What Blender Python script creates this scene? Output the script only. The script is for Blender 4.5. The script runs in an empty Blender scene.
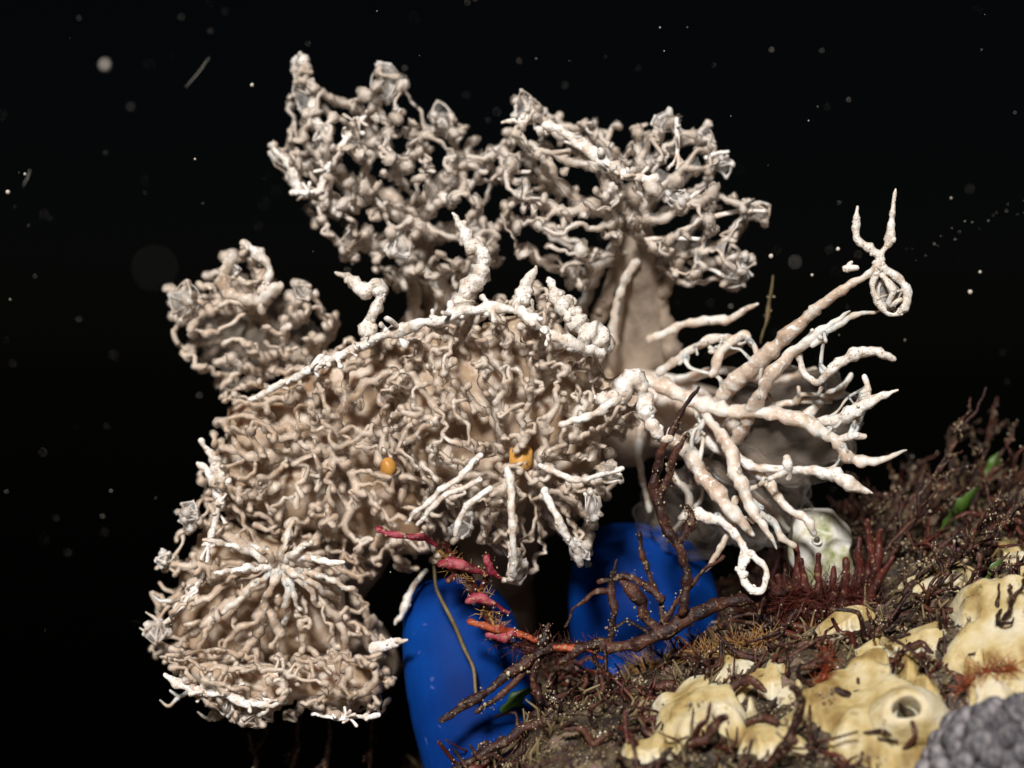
import bpy, bmesh, math, random
import numpy as np
from mathutils import Vector, noise, Matrix

# ------------------------------------------------------------------ camera, world, sun, exposure
SC = bpy.context.scene
COL = SC.collection
MM = 0.001                       # everything below is written in millimetres
DIST, K = 144.0, 0.06            # lens to subject (mm), mm per photo pixel at the plane y = 0

cam = bpy.data.cameras.new('camera')
cam.sensor_width = 36.0
cam.sensor_fit = 'HORIZONTAL'
cam.lens = 36.0 * DIST / (1024 * K)
cam.clip_start = 0.002
cam.clip_end = 50.0
cam.dof.use_dof = True
cam.dof.focus_distance = (DIST - 1.0) * MM
cam.dof.aperture_fstop = 30.0
cam_ob = bpy.data.objects.new('camera', cam)
COL.objects.link(cam_ob)
cam_ob.location = (0, -DIST * MM, 0)
cam_ob.rotation_euler = (math.radians(90), 0, 0)
SC.camera = cam_ob

TO_SUN = Vector((-0.16, -0.86, 0.54)).normalized()
world = bpy.data.worlds.new('World')
SC.world = world
world.use_nodes = True
wn = world.node_tree
wn.nodes.clear()
w_out = wn.nodes.new('ShaderNodeOutputWorld')
w_bg = wn.nodes.new('ShaderNodeBackground')
w_sky = wn.nodes.new('ShaderNodeTexSky')
w_sky.sky_type = 'NISHITA'
w_sky.sun_disc = False
w_sky.sun_elevation = math.asin(TO_SUN.z)
w_sky.sun_rotation = math.atan2(TO_SUN.x, TO_SUN.y)
w_bg.inputs['Strength'].default_value = 0.00028     # night dive: almost no daylight in the water
wn.links.new(w_sky.outputs[0], w_bg.inputs['Color'])
wn.links.new(w_bg.outputs[0], w_out.inputs['Surface'])

sun = bpy.data.lights.new('sun', 'SUN')
sun.energy = 4.8
sun.angle = math.radians(9)
sun.color = (1.0, 0.965, 0.92)
sun_ob = bpy.data.objects.new('sun', sun)
COL.objects.link(sun_ob)
sun_ob.rotation_euler = TO_SUN.to_track_quat('Z', 'Y').to_euler()

SC.view_settings.view_transform = 'Standard'
SC.view_settings.look = 'None'
SC.view_settings.exposure = 0.26
SC.view_settings.gamma = 1.0
SC.view_settings.use_curve_mapping = False
SC.render.engine = 'CYCLES'
SC.cycles.transparent_max_bounces = 20
SC.cycles.max_bounces = 5
SC.cycles.diffuse_bounces = 3
SC.cycles.glossy_bounces = 2
SC.render.resolution_x, SC.render.resolution_y = 1024, 768

rng = np.random.default_rng(7)
random.seed(7)

# ------------------------------------------------------------------ helpers
def P(px, py, y=0.0):
    """photo pixel + real depth y (mm behind the focus plane) -> point in mm"""
    s = K * (DIST + y) / DIST
    return np.array([(px - 512) * s, y, (384 - py) * s])

def nz(p, f=1.0, o=0.0):
    return noise.noise((p[0] * f + o, p[1] * f + o * 1.7, p[2] * f - o))

def nv(p, f=1.0, o=0.0):
    return np.array(noise.noise_vector((p[0] * f + o, p[1] * f + o * 1.7, p[2] * f - o)))

def new_mat(name):
    m = bpy.data.materials.new(name)
    m.use_nodes = True
    nt = m.node_tree
    nt.nodes.clear()
    return m, nt

def lk(nt, a, b):
    nt.links.new(a, b)

def ramp_node(nt, stops, src):
    r = nt.nodes.new('ShaderNodeValToRGB')
    e = r.color_ramp.elements
    while len(e) > 1:
        e.remove(e[-1])
    e[0].position, e[0].color = stops[0][0], (*stops[0][1], 1)
    for p, c in stops[1:]:
        x = e.new(p)
        x.color = (*c, 1)
    lk(nt, src, r.inputs['Fac'])
    return r

def noise_node(nt, scale, detail=3.0, rough=0.55):
    t = nt.nodes.new('ShaderNodeTexCoord')
    n = nt.nodes.new('ShaderNodeTexNoise')
    n.inputs['Scale'].default_value = scale / MM      # scale in cycles per mm
    n.inputs['Detail'].default_value = detail
    n.inputs['Roughness'].default_value = rough
    lk(nt, t.outputs['Object'], n.inputs['Vector'])
    return n

def mat_tissue(name, stops, scale=0.5, rough=0.38, spec=0.45, transl=0.3, transl_col=(0.8, 0.66, 0.54),
               bump=0.04, bump_scale=4.0, alpha=1.0, stipple=None, sss=0.0):
    m, nt = new_mat(name)
    out = nt.nodes.new('ShaderNodeOutputMaterial')
    n = noise_node(nt, scale)
    r = ramp_node(nt, stops, n.outputs['Fac'])
    col = r.outputs['Color']
    if stipple:
        n3 = noise_node(nt, stipple[0], 1.0)
        r3 = ramp_node(nt, [(stipple[1], (0, 0, 0)), (stipple[1] + 0.06, (1, 1, 1))], n3.outputs['Fac'])
        mx = nt.nodes.new('ShaderNodeMixRGB')
        lk(nt, r3.outputs['Color'], mx.inputs['Fac'])
        lk(nt, col, mx.inputs['Color1'])
        mx.inputs['Color2'].default_value = (*stipple[2], 1)
        col = mx.outputs['Color']
    p = nt.nodes.new('ShaderNodeBsdfPrincipled')
    lk(nt, col, p.inputs['Base Color'])
    p.inputs['Roughness'].default_value = rough
    p.inputs['Specular IOR Level'].default_value = spec
    if sss:
        p.inputs['Subsurface Weight'].default_value = 1.0
        p.inputs['Subsurface Radius'].default_value = (1.0, 0.8, 0.7)
        p.inputs['Subsurface Scale'].default_value = sss * MM
    if bump:
        n2 = noise_node(nt, bump_scale, 4.0, 0.6)
        b = nt.nodes.new('ShaderNodeBump')
        b.inputs['Strength'].default_value = 1.0
        b.inputs['Distance'].default_value = bump * MM
        lk(nt, n2.outputs['Fac'], b.inputs['Height'])
        lk(nt, b.outputs['Normal'], p.inputs['Normal'])
    sh = p.outputs[0]
    if transl:
        t = nt.nodes.new('ShaderNodeBsdfTranslucent')
        t.inputs['Color'].default_value = (*transl_col, 1)
        mx = nt.nodes.new('ShaderNodeMixShader')
        mx.inputs[0].default_value = transl
        lk(nt, sh, mx.inputs[1])
        lk(nt, t.outputs[0], mx.inputs[2])
        sh = mx.outputs[0]
    if alpha < 1:
        tr = nt.nodes.new('ShaderNodeBsdfTransparent')
        mx = nt.nodes.new('ShaderNodeMixShader')
        na = noise_node(nt, 0.7, 3.0)
        mr = nt.nodes.new('ShaderNodeMapRange')
        mr.inputs['From Min'].default_value = 0.3
        mr.inputs['From Max'].default_value = 0.7
        mr.inputs['To Min'].default_value = alpha * 0.6
        mr.inputs['To Max'].default_value = min(1.0, alpha * 1.4)
        lk(nt, na.outputs['Fac'], mr.inputs['Value'])
        lk(nt, mr.outputs[0], mx.inputs[0])
        lk(nt, tr.outputs[0], mx.inputs[1])
        lk(nt, sh, mx.inputs[2])
        sh = mx.outputs[0]
    lk(nt, sh, out.inputs['Surface'])
    return m

def mat_skin(name, col, lo, hi, scale=0.8, ior=1.10, rough=0.2, gain=1.0):
    """thin wet membrane: mostly clear, cloudy in patches, reflecting at its edges"""
    m, nt = new_mat(name)
    out = nt.nodes.new('ShaderNodeOutputMaterial')
    d = nt.nodes.new('ShaderNodeBsdfDiffuse'); d.inputs['Color'].default_value = (*col, 1)
    t = nt.nodes.new('ShaderNodeBsdfTranslucent'); t.inputs['Color'].default_value = (*col, 1)
    mx = nt.nodes.new('ShaderNodeMixShader'); mx.inputs[0].default_value = 0.35
    lk(nt, d.outputs[0], mx.inputs[1]); lk(nt, t.outputs[0], mx.inputs[2])
    tr = nt.nodes.new('ShaderNodeBsdfTransparent')
    na = noise_node(nt, scale, 4.0, 0.65)
    mr = nt.nodes.new('ShaderNodeMapRange')
    mr.inputs['From Min'].default_value = 0.38
    mr.inputs['From Max'].default_value = 0.66
    mr.inputs['To Min'].default_value = lo
    mr.inputs['To Max'].default_value = hi
    lk(nt, na.outputs['Fac'], mr.inputs['Value'])
    m2 = nt.nodes.new('ShaderNodeMixShader')
    lk(nt, mr.outputs[0], m2.inputs[0]); lk(nt, tr.outputs[0], m2.inputs[1]); lk(nt, mx.outputs[0], m2.inputs[2])
    g = nt.nodes.new('ShaderNodeBsdfGlossy'); g.inputs['Roughness'].default_value = rough
    fr = nt.nodes.new('ShaderNodeFresnel'); fr.inputs['IOR'].default_value = ior
    n2 = noise_node(nt, 3.0, 3.0)
    b = nt.nodes.new('ShaderNodeBump'); b.inputs['Distance'].default_value = 0.045 * MM
    lk(nt, n2.outputs['Fac'], b.inputs['Height'])
    for x in (d, t, g, fr): lk(nt, b.outputs['Normal'], x.inputs['Normal'])
    m3 = nt.nodes.new('ShaderNodeMixShader')
    lk(nt, fr.outputs[0], m3.inputs[0]); lk(nt, m2.outputs[0], m3.inputs[1]); lk(nt, g.outputs[0], m3.inputs[2])
    lk(nt, m3.outputs[0], out.inputs['Surface'])
    return m

WHITE = (0.86, 0.82, 0.77)
M = {}
M['tubule'] = mat_tissue('tubule_tissue', [(0.36, (0.48, 0.33, 0.22)), (0.46, (0.70, 0.55, 0.42)), (0.56, (0.84, 0.74, 0.64)), (0.66, (0.93, 0.90, 0.86))],
                         0.45, rough=0.3, transl=0.32, bump=0.05, bump_scale=3.2, stipple=(2.4, 0.56, (0.94, 0.88, 0.81)), alpha=0.88)
M['tan_tubule'] = mat_tissue('tan_tubule_tissue', [(0.36, (0.42, 0.27, 0.15)), (0.46, (0.62, 0.46, 0.32)), (0.56, (0.76, 0.63, 0.50)), (0.66, (0.88, 0.82, 0.75))],
                         0.32, rough=0.3, transl=0.32, transl_col=(0.8, 0.6, 0.44), bump=0.06, bump_scale=3.2, stipple=(2.4, 0.60, (0.90, 0.85, 0.79)), alpha=0.88)
M['knob'] = mat_tissue('knob_tissue', [(0.36, (0.60, 0.50, 0.40)), (0.46, (0.80, 0.73, 0.66)), (0.56, (0.92, 0.90, 0.88))],
                       0.5, rough=0.3, transl=0.36, bump=0.05, bump_scale=3.2, stipple=(2.4, 0.57, (0.93, 0.92, 0.91)), alpha=0.78)
M['skin'] = mat_skin('clear_skin', (0.88, 0.76, 0.65), 0.08, 0.55)
M['white'] = mat_tissue('white_pigment', [(0.38, (0.62, 0.51, 0.42)), (0.5, (0.80, 0.74, 0.68)), (0.6, (0.88, 0.85, 0.82))], 1.1, rough=0.3, stipple=(5.0, 0.62, (0.52, 0.40, 0.30)), transl=0.12,
                        bump=0.12, bump_scale=3.5)
M['papilla'] = mat_tissue('stippled_papilla', [(0.3, (0.60, 0.50, 0.41)), (0.5, (0.80, 0.74, 0.67)), (0.65, (0.90, 0.87, 0.83))], 1.3, rough=0.28, transl=0.2,
                          bump=0.14, bump_scale=3.0, stipple=(7.0, 0.60, (0.42, 0.29, 0.19)))
M['hood'] = mat_tissue('hood_tissue', [(0.36, (0.56, 0.43, 0.33)), (0.48, (0.72, 0.60, 0.50)), (0.60, (0.86, 0.80, 0.74))], 0.6,
                       rough=0.3, transl=0.25, bump=0.12, bump_scale=3.0, stipple=(3.0, 0.60, (0.92, 0.89, 0.86)), sss=0.45)
M['membrane'] = mat_skin('clear_membrane', (0.86, 0.82, 0.78), 0.03, 0.40, 1.0)
M['veil'] = mat_skin('hood_veil', (0.80, 0.65, 0.53), 0.01, 0.17, 0.22, rough=0.35)
M['body'] = mat_tissue('body_tissue', [(0.3, (0.40, 0.29, 0.20)), (0.6, (0.58, 0.46, 0.36)), (0.8, (0.66, 0.56, 0.47))], 0.25,
                       transl=0.2, bump=0.15, bump_scale=1.2)
M['mantle'] = mat_tissue('mantle_tissue', [(0.36, (0.28, 0.18, 0.11)), (0.47, (0.44, 0.32, 0.22)), (0.56, (0.56, 0.44, 0.34)), (0.66, (0.68, 0.58, 0.49))], 0.38, rough=0.4,
                         spec=0.3, transl=0.15, bump=0.10, bump_scale=1.6, sss=0.8, stipple=(1.5, 0.60, (0.66, 0.56, 0.47)))
M['thin_mantle'] = mat_skin('thin_mantle', (0.74, 0.62, 0.51), 0.02, 0.30, 0.35, rough=0.35)
M['stalk'] = mat_tissue('stalk_tissue', [(0.3, (0.46, 0.36, 0.27)), (0.7, (0.62, 0.52, 0.43))], 0.25, transl=0.35, bump=0.08, bump_scale=1.2,
                        alpha=0.75)
M['gut'] = mat_tissue('orange_gut', [(0.3, (0.48, 0.20, 0.03)), (0.7, (0.66, 0.34, 0.08))], 0.6, transl=0.2, bump=0.03)
M['blue'] = mat_tissue('blue_tunic', [(0.35, (0.002, 0.016, 0.12)), (0.5, (0.002, 0.034, 0.20)), (0.68, (0.003, 0.060, 0.30))], 0.10, rough=0.6, spec=0.05, transl=0.1,
                       transl_col=(0.01, 0.05, 0.5), bump=0.04, bump_scale=0.8, sss=1.2, stipple=(1.6, 0.72, (0.05, 0.08, 0.30)))
M['pale'] = mat_tissue('pale_tunic', [(0.36, (0.20, 0.24, 0.09)), (0.46, (0.50, 0.48, 0.34)), (0.56, (0.76, 0.74, 0.68))], 0.6, transl=0.2, bump=0.1,
                       bump_scale=1.5)
M['dark'] = mat_tissue('hole_shade', [(0.3, (0.03, 0.028, 0.015)), (0.7, (0.07, 0.06, 0.03))], 0.5, transl=0)  # near-black colour standing in for the shade inside holes
M['sponge'] = mat_tissue('cream_sponge', [(0.36, (0.26, 0.17, 0.06)), (0.44, (0.44, 0.33, 0.14)), (0.52, (0.56, 0.46, 0.26)), (0.62, (0.64, 0.57, 0.42))],
                         0.32, rough=0.55, spec=0.25, transl=0.12, transl_col=(0.8, 0.6, 0.25), bump=0.22, bump_scale=1.8,
                         stipple=(1.1, 0.66, (0.45, 0.36, 0.18)), sss=0.5)
M['reef'] = mat_tissue('reef_crust', [(0.3, (0.012, 0.007, 0.006)), (0.43, (0.03, 0.020, 0.012)), (0.50, (0.075, 0.052, 0.026)), (0.56, (0.022, 0.010, 0.010)),
                                      (0.62, (0.13, 0.095, 0.05)), (0.72, (0.20, 0.10, 0.13))], 0.55, rough=0.6, transl=0, bump=0.35, bump_scale=1.5,
                       stipple=(5.0, 0.66, (0.34, 0.27, 0.16)))
M['brown'] = mat_tissue('brown_frond', [(0.38, (0.012, 0.005, 0.005)), (0.5, (0.035, 0.012, 0.009)), (0.62, (0.085, 0.030, 0.018))], 0.6, rough=0.5, spec=0.3, stipple=(4.0, 0.62, (0.16, 0.11, 0.06)),
                        transl=0.15, transl_col=(0.18, 0.035, 0.02), bump=0.16, bump_scale=2.5)
M['redbrown'] = mat_tissue('red_brown_frond', [(0.38, (0.03, 0.008, 0.007)), (0.6, (0.10, 0.022, 0.015))], 0.6, rough=0.5, spec=0.3, transl=0.2, stipple=(4.0, 0.64, (0.20, 0.12, 0.07)),
                           transl_col=(0.4, 0.06, 0.03), bump=0.06, bump_scale=2.5)
M['olive'] = mat_tissue('olive_turf', [(0.3, (0.07, 0.05, 0.02)), (0.6, (0.18, 0.13, 0.06)), (0.8, (0.30, 0.24, 0.13))], 0.6, rough=0.55, transl=0.15,
                        transl_col=(0.3, 0.22, 0.08), bump=0.05)
M['red'] = mat_tissue('red_filament', [(0.3, (0.20, 0.03, 0.012)), (0.7, (0.42, 0.10, 0.03))], 0.6, transl=0.25, transl_col=(0.6, 0.1, 0.03), bump=0)
M['amber'] = mat_tissue('amber_filament', [(0.3, (0.30, 0.14, 0.04)), (0.7, (0.55, 0.32, 0.12))], 0.6, transl=0.25, transl_col=(0.6, 0.3, 0.1), bump=0)
M['pink'] = mat_tissue('pink_frond', [(0.40, (0.16, 0.015, 0.025)), (0.52, (0.34, 0.03, 0.06)), (0.62, (0.46, 0.10, 0.12))], 1.2, transl=0.3, transl_col=(0.5, 0.04, 0.08), bump=0.12, stipple=(4.0, 0.62, (0.40, 0.24, 0.14)))
M['orange'] = mat_tissue('orange_frond', [(0.40, (0.24, 0.03, 0.015)), (0.6, (0.44, 0.09, 0.03))], 1.2, transl=0.25, transl_col=(0.5, 0.08, 0.03), bump=0.12, stipple=(4.0, 0.62, (0.42, 0.26, 0.12)))
M['green'] = mat_tissue('green_blade', [(0.3, (0.04, 0.09, 0.010)), (0.7, (0.10, 0.19, 0.03))], 0.3, transl=0.4, transl_col=(0.2, 0.4, 0.04), bump=0.03)
M['grain'] = mat_tissue('sand_grain', [(0.40, (0.16, 0.11, 0.06)), (0.5, (0.26, 0.19, 0.11)), (0.60, (0.42, 0.34, 0.21)), (0.70, (0.80, 0.75, 0.65))], 0.9, rough=0.25, spec=0.8, transl=0.2, bump=0.05)
M['coral'] = mat_tissue('grey_polyp', [(0.38, (0.05, 0.047, 0.055)), (0.5, (0.14, 0.13, 0.14)), (0.62, (0.26, 0.24, 0.25))], 1.3, rough=0.6, transl=0.1,
                        bump=0.25, bump_scale=2.5)
M['coral_base'] = mat_tissue('grey_colony', [(0.3, (0.04, 0.038, 0.045)), (0.7, (0.10, 0.09, 0.10))], 0.5, rough=0.7, transl=0, bump=0.08)
M['mote'] = mat_tissue('drifting_matter', [(0.3, (0.55, 0.50, 0.42)), (0.7, (0.75, 0.72, 0.66))], 0.8, transl=0.3, bump=0)

class MB:
    """collects geometry (mm) and links it as one mesh object"""
    def __init__(self):
        self.v, self.f, self.n, self.m = [], [], 0, []
    def add(self, verts, faces, mi=0):
        o = self.n
        self.m.extend([mi] * len(faces))
        self.v.append(np.asarray(verts, float))
        self.f.extend([tuple(i + o for i in fc) for fc in faces])
        self.n += len(verts)
    def tube(self, pts, rad, sides=7, flat=None, cap=True, rough=0.0, rf=2.4, mi=0):
        pts = np.asarray(pts, float)
        n = len(pts)
        if n < 2:
            return
        rad = np.broadcast_to(np.asarray(rad, float), (n,)).copy()
        if cap:                                     # rounded ends
            d0 = pts[0] - pts[1]; d0 /= np.linalg.norm(d0) + 1e-9
            d1 = pts[-1] - pts[-2]; d1 /= np.linalg.norm(d1) + 1e-9
            pts = np.vstack([pts[0] + d0 * rad[0] * 0.95, pts[0] + d0 * rad[0] * 0.65, pts, pts[-1] + d1 * rad[-1] * 0.65, pts[-1] + d1 * rad[-1] * 0.95])
            rad = np.concatenate([[rad[0] * 0.25, rad[0] * 0.75], rad, [rad[-1] * 0.75, rad[-1] * 0.25]])
            n += 4
        t = np.gradient(pts, axis=0)
        t /= np.linalg.norm(t, axis=1)[:, None] + 1e-9
        ref = np.array([0.31, -0.86, 0.4])
        u = ref - t[0] * ref.dot(t[0])
        ang = np.arange(sides) * 2 * math.pi / sides
        ca, sa = np.cos(ang)[:, None], np.sin(ang)[:, None]
        vs = []
        for i in range(n):
            u = u - t[i] * u.dot(t[i])
            ln = np.linalg.norm(u)
            if ln < 1e-6:
                u = np.cross(t[i], (0.3, 0.2, 0.9)); ln = np.linalg.norm(u)
            u = u / ln
            w = np.cross(t[i], u)
            fl = 1.0 if flat is None else flat
            ring = pts[i] + rad[i] * (ca * u * fl + sa * w)
            if rough:
                for q in range(sides):
                    ring[q] += (ring[q] - pts[i]) * rough * 1.6 * nz(ring[q], rf, 2.2)
            vs.append(ring)
        fc = []
        for i in range(n - 1):
            a, b = i * sides, (i + 1) * sides
            for j in range(sides):
                k = (j + 1) % sides
                fc.append((a + j, a + k, b + k, b + j))
        fc.append(tuple(range(sides))[::-1])
        fc.append(tuple((n - 1) * sides + j for j in range(sides)))
        self.add(np.vstack(vs), fc, mi)
    def blob(self, c, r, seg=9, rings=6, amp=0.15, f=1.0, o=0.0, rot=None, mi=0):
        c = np.asarray(c, float)
        r = np.broadcast_to(np.asarray(r, float), (3,))
        vs, fc = [], []
        def pt(th, ph):
            d = np.array([math.sin(th) * math.cos(ph), math.sin(th) * math.sin(ph), math.cos(th)])
            q = d * r * (1 + amp * nz(d, 1.6 * f, o + c[0]))
            if rot is not None:
                q = rot @ q
            return c + q
        vs.append(pt(0, 0))
        for i in range(1, rings):
            for j in range(seg):
                vs.append(pt(math.pi * i / rings, 2 * math.pi * j / seg))
        vs.append(pt(math.pi, 0))
        for j in range(seg):
            fc.append((0, 1 + j, 1 + (j + 1) % seg))
        for i in range(rings - 2):
            for j in range(seg):
                a = 1 + i * seg
                k = (j + 1) % seg
                fc.append((a + j, a + seg + j, a + seg + k, a + k))
        e = len(vs) - 1
        a = 1 + (rings - 2) * seg
        for j in range(seg):
            fc.append((e, a + (j + 1) % seg, a + j))
        self.add(vs, fc, mi)
    def build(self, name, mat, parent=None, base=None, smooth=True):
        """base: origin of the object in mm (a parented part uses its thing's origin)"""
        if base is None:
            base = ORIGIN.get(parent.name, np.zeros(3)) if parent else np.zeros(3)
        base = np.asarray(base, float)
        me = bpy.data.meshes.new(name)
        v = (np.vstack(self.v) - base) * MM
        me.from_pydata(v.tolist(), [], self.f)
        for mm in (mat if isinstance(mat, (tuple, list)) else (mat,)):
            me.materials.append(M[mm])
        if any(self.m):
            me.polygons.foreach_set('material_index', self.m)
        if smooth:
            me.polygons.foreach_set('use_smooth', [True] * len(me.polygons))
        me.update()
        o = bpy.data.objects.new(name, me)
        COL.objects.link(o)
        if parent:
            o.parent = parent
            ORIGIN[o.name] = base
        else:
            o.location = base * MM
            ORIGIN[o.name] = base
        return o

ORIGIN = {}

def tag(o, label=None, cat=None, group=None, kind=None):
    if label: o['label'] = label
    if cat: o['category'] = cat
    if group: o['group'] = group
    if kind: o['kind'] = kind
    return o

def thing(name, base, label, cat, group=None):
    o = bpy.data.objects.new(name, None)
    o.empty_display_size = 0.002
    COL.objects.link(o)
    o.location = np.asarray(base) * MM
    ORIGIN[o.name] = np.asarray(base, float)
    return tag(o, label, cat, group)

def smooth_path(pts, n_per=5):
    """Catmull-Rom through control points (any number of columns)"""
    p = np.asarray(pts, float)
    if len(p) < 3:
        t = np.linspace(0, 1, n_per + 1)[:, None]
        return p[0] * (1 - t) + p[1] * t
    q = np.vstack([2 * p[0] - p[1], p, 2 * p[-1] - p[-2]])
    out = []
    for i in range(1, len(q) - 2):
        for t in np.linspace(0, 1, n_per, endpoint=False):
            a, b, c, d = q[i - 1], q[i], q[i + 1], q[i + 2]
            out.append(0.5 * ((2 * b) + (c - a) * t + (2 * a - 5 * b + 4 * c - d) * t * t + (3 * b - a - 3 * c + d) * t ** 3))
    out.append(p[-1])
    return np.array(out)

def trace(rows, n_per=5, wig=0.0, f=0.6):
    """rows of (px, py, depth mm, radius px) -> smooth points (mm), radii (mm)"""
    r = np.array([[*P(a, b, c), d * K] for a, b, c, d in rows])
    s = smooth_path(r, n_per)
    pts, rad = s[:, :3], np.maximum(s[:, 3], 0.03)
    if wig:
        pts = np.array([p + wig * nv(p, f) for p in pts])
    return pts, rad

# ------------------------------------------------------------------ the reef
def sstep(a, b, x):
    t = min(1.0, max(0.0, (x - a) / (b - a)))
    return t * t * (3 - 2 * t)

def reef_base(x, y):
    xs = [-200, -60, -22, -12, -5, 2, 8, 14, 20, 29, 45, 80, 200]
    zs = [-95, -60, -37, -31, -26.5, -20.5, -18.2, -17.0, -15.6, -13.6, -11.5, -10.0, -16]
    b = float(np.interp(x, xs, zs))                       # height along y = -5
    s_back = 0.06 + 0.22 * sstep(8, 27, x)
    s_front = 0.55 + 0.25 * sstep(5, 20, x)
    if y < -5:
        yy = max(y, -45)
        z = b + s_front * (yy + 5) - 0.3 * max(0, -45 - y)
    else:
        crest = 17
        if y < crest:
            z = b + s_back * (y + 5)
        else:
            z = b + s_back * (crest + 5) - 0.03 * (y - crest) ** 1.7
    return z

def reef_z(x, y):
    z = reef_base(x, y)
    p = (x, y, 0)
    z += 1.3 * nz(p, 0.16, 3.1) + 0.75 * nz(p, 0.42, 8.2) + 0.35 * nz(p, 1.0, 1.2)
    return z

def on_reef(px, py, lift=0.0):
    """where the sight line of a pixel meets the reef"""
    o = np.array([0, -DIST, 0.0])
    d = P(px, py, 0) - o
    d /= d[1]
    y = -40.0
    while y < 60:
        p = o + d * (y + DIST)
        if p[2] <= reef_z(p[0], p[1]):
            break
        y += 0.15
    if y > 16:                                  # the sight line clears the crest: root it on the crest
        p = o + d * (14.0 + DIST)
    p[2] = reef_z(p[0], p[1]) + lift
    return p

def pix(p):
    q = K * (DIST + p[1]) / DIST
    return 512 + p[0] / q, 384 - p[2] / q

def spread(lo, hi, step, far):
    a = list(np.arange(lo, hi, step))
    s = step
    x = a[-1]
    while x < far[1]:
        s *= 1.25; x += s; a.append(x)
    s = step
    x = a[0]
    while x > far[0]:
        s *= 1.25; x -= s; a.insert(0, x)
    return a

gx = spread(-14, 42, 0.32, (-180, 180))
gy = spread(-32, 30, 0.32, (-120, 160))
vs = [(x, y, reef_z(x, y) + (0.16 * nz((x, y, 0), 2.3, 5.0) if -16 < x < 44 else 0)) for y in gy for x in gx]
nx = len(gx)
fc = [(j * nx + i, j * nx + i + 1, (j + 1) * nx + i + 1, (j + 1) * nx + i) for j in range(len(gy) - 1) for i in range(nx - 1)]
mb = MB(); mb.add(vs, fc)
reef = mb.build('reef', 'reef')
tag(reef, 'dark brown crusted reef slope falling away into black water', 'reef', kind='structure')
reef.data.materials[0] = M['reef']

# ------------------------------------------------------------------ the sea slug
def in_poly(x, y, poly):
    c = False
    n = len(poly)
    j = n - 1
    for i in range(n):
        xi, yi = poly[i]; xj, yj = poly[j]
        if (yi > y) != (yj > y) and x < (xj - xi) * (y - yi) / (yj - yi) + xi:
            c = not c
        j = i
    return c

def edge_dist(x, y, poly):
    m = 1e9
    n = len(poly)
    for i in range(n):
        ax, ay = poly[i]; bx, by = poly[(i + 1) % n]
        dx, dy = bx - ax, by - ay
        t = max(0, min(1, ((x - ax) * dx + (y - ay) * dy) / (dx * dx + dy * dy + 1e-9)))
        m = min(m, math.hypot(x - ax - t * dx, y - ay - t * dy))
    return m

def colonize(nodes, parents, att, step, infl, kill, maxit=160, jit=0.25, rs=None):
    nodes = [np.asarray(n, float) for n in nodes]
    parents = list(parents)
    nch = [0] * len(nodes)
    for p in parents:
        if p >= 0: nch[p] += 1
    att = np.asarray(att, float)
    N = np.array(nodes)
    d = np.linalg.norm(att[:, None] - N[None], axis=2)
    near, nd = d.argmin(1), d.min(1)
    alive = nd > kill
    for it in range(maxit):
        act = np.where(alive & (nd < infl))[0]
        if len(act) == 0:
            rest = np.where(alive)[0]
            if len(rest) == 0: break
            act = rest[np.argsort(nd[rest])[:1]]
        acc = {}
        for a in act:
            i = near[a]
            v = att[a] - nodes[i]
            v = v / (np.linalg.norm(v) + 1e-9)
            acc[i] = acc.get(i, 0) + v
        new = []
        for i, v in acc.items():
            if nch[i] >= 3: 
                alive[act[near[act] == i]] = False
                continue
            v = v / (np.linalg.norm(v) + 1e-9) + rs.normal(0, jit, 3)
            v /= np.linalg.norm(v) + 1e-9
            q = nodes[i] + step * v
            ok = True
            if nch[i]:
                for k in range(len(nodes) - 1, max(-1, len(nodes) - 400), -1):
                    if parents[k] == i and np.linalg.norm(nodes[k] - q) < 0.6 * step:
                        ok = False; break
            if ok:
                new.append((q, i))
            else:
                bad = act[near[act] == i]
                alive[bad[:1]] = False
        base = len(nodes)
        for q, i in new:
            nodes.append(q); parents.append(i); nch.append(0); nch[i] += 1
        if new:
            Q = np.array([q for q, _ in new])
            d = np.linalg.norm(att[:, None] - Q[None], axis=2)
            k, m = d.argmin(1), d.min(1)
            better = m < nd
            near[better] = base + k[better]
            nd[better] = m[better]
            alive &= nd > kill
    return np.array(nodes), parents

slug = thing('sea_slug', P(520, 600, 9), 'ghostly white sea slug with lacy branching lobes, perched over the blue sea squirts', 'sea slug')

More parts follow.
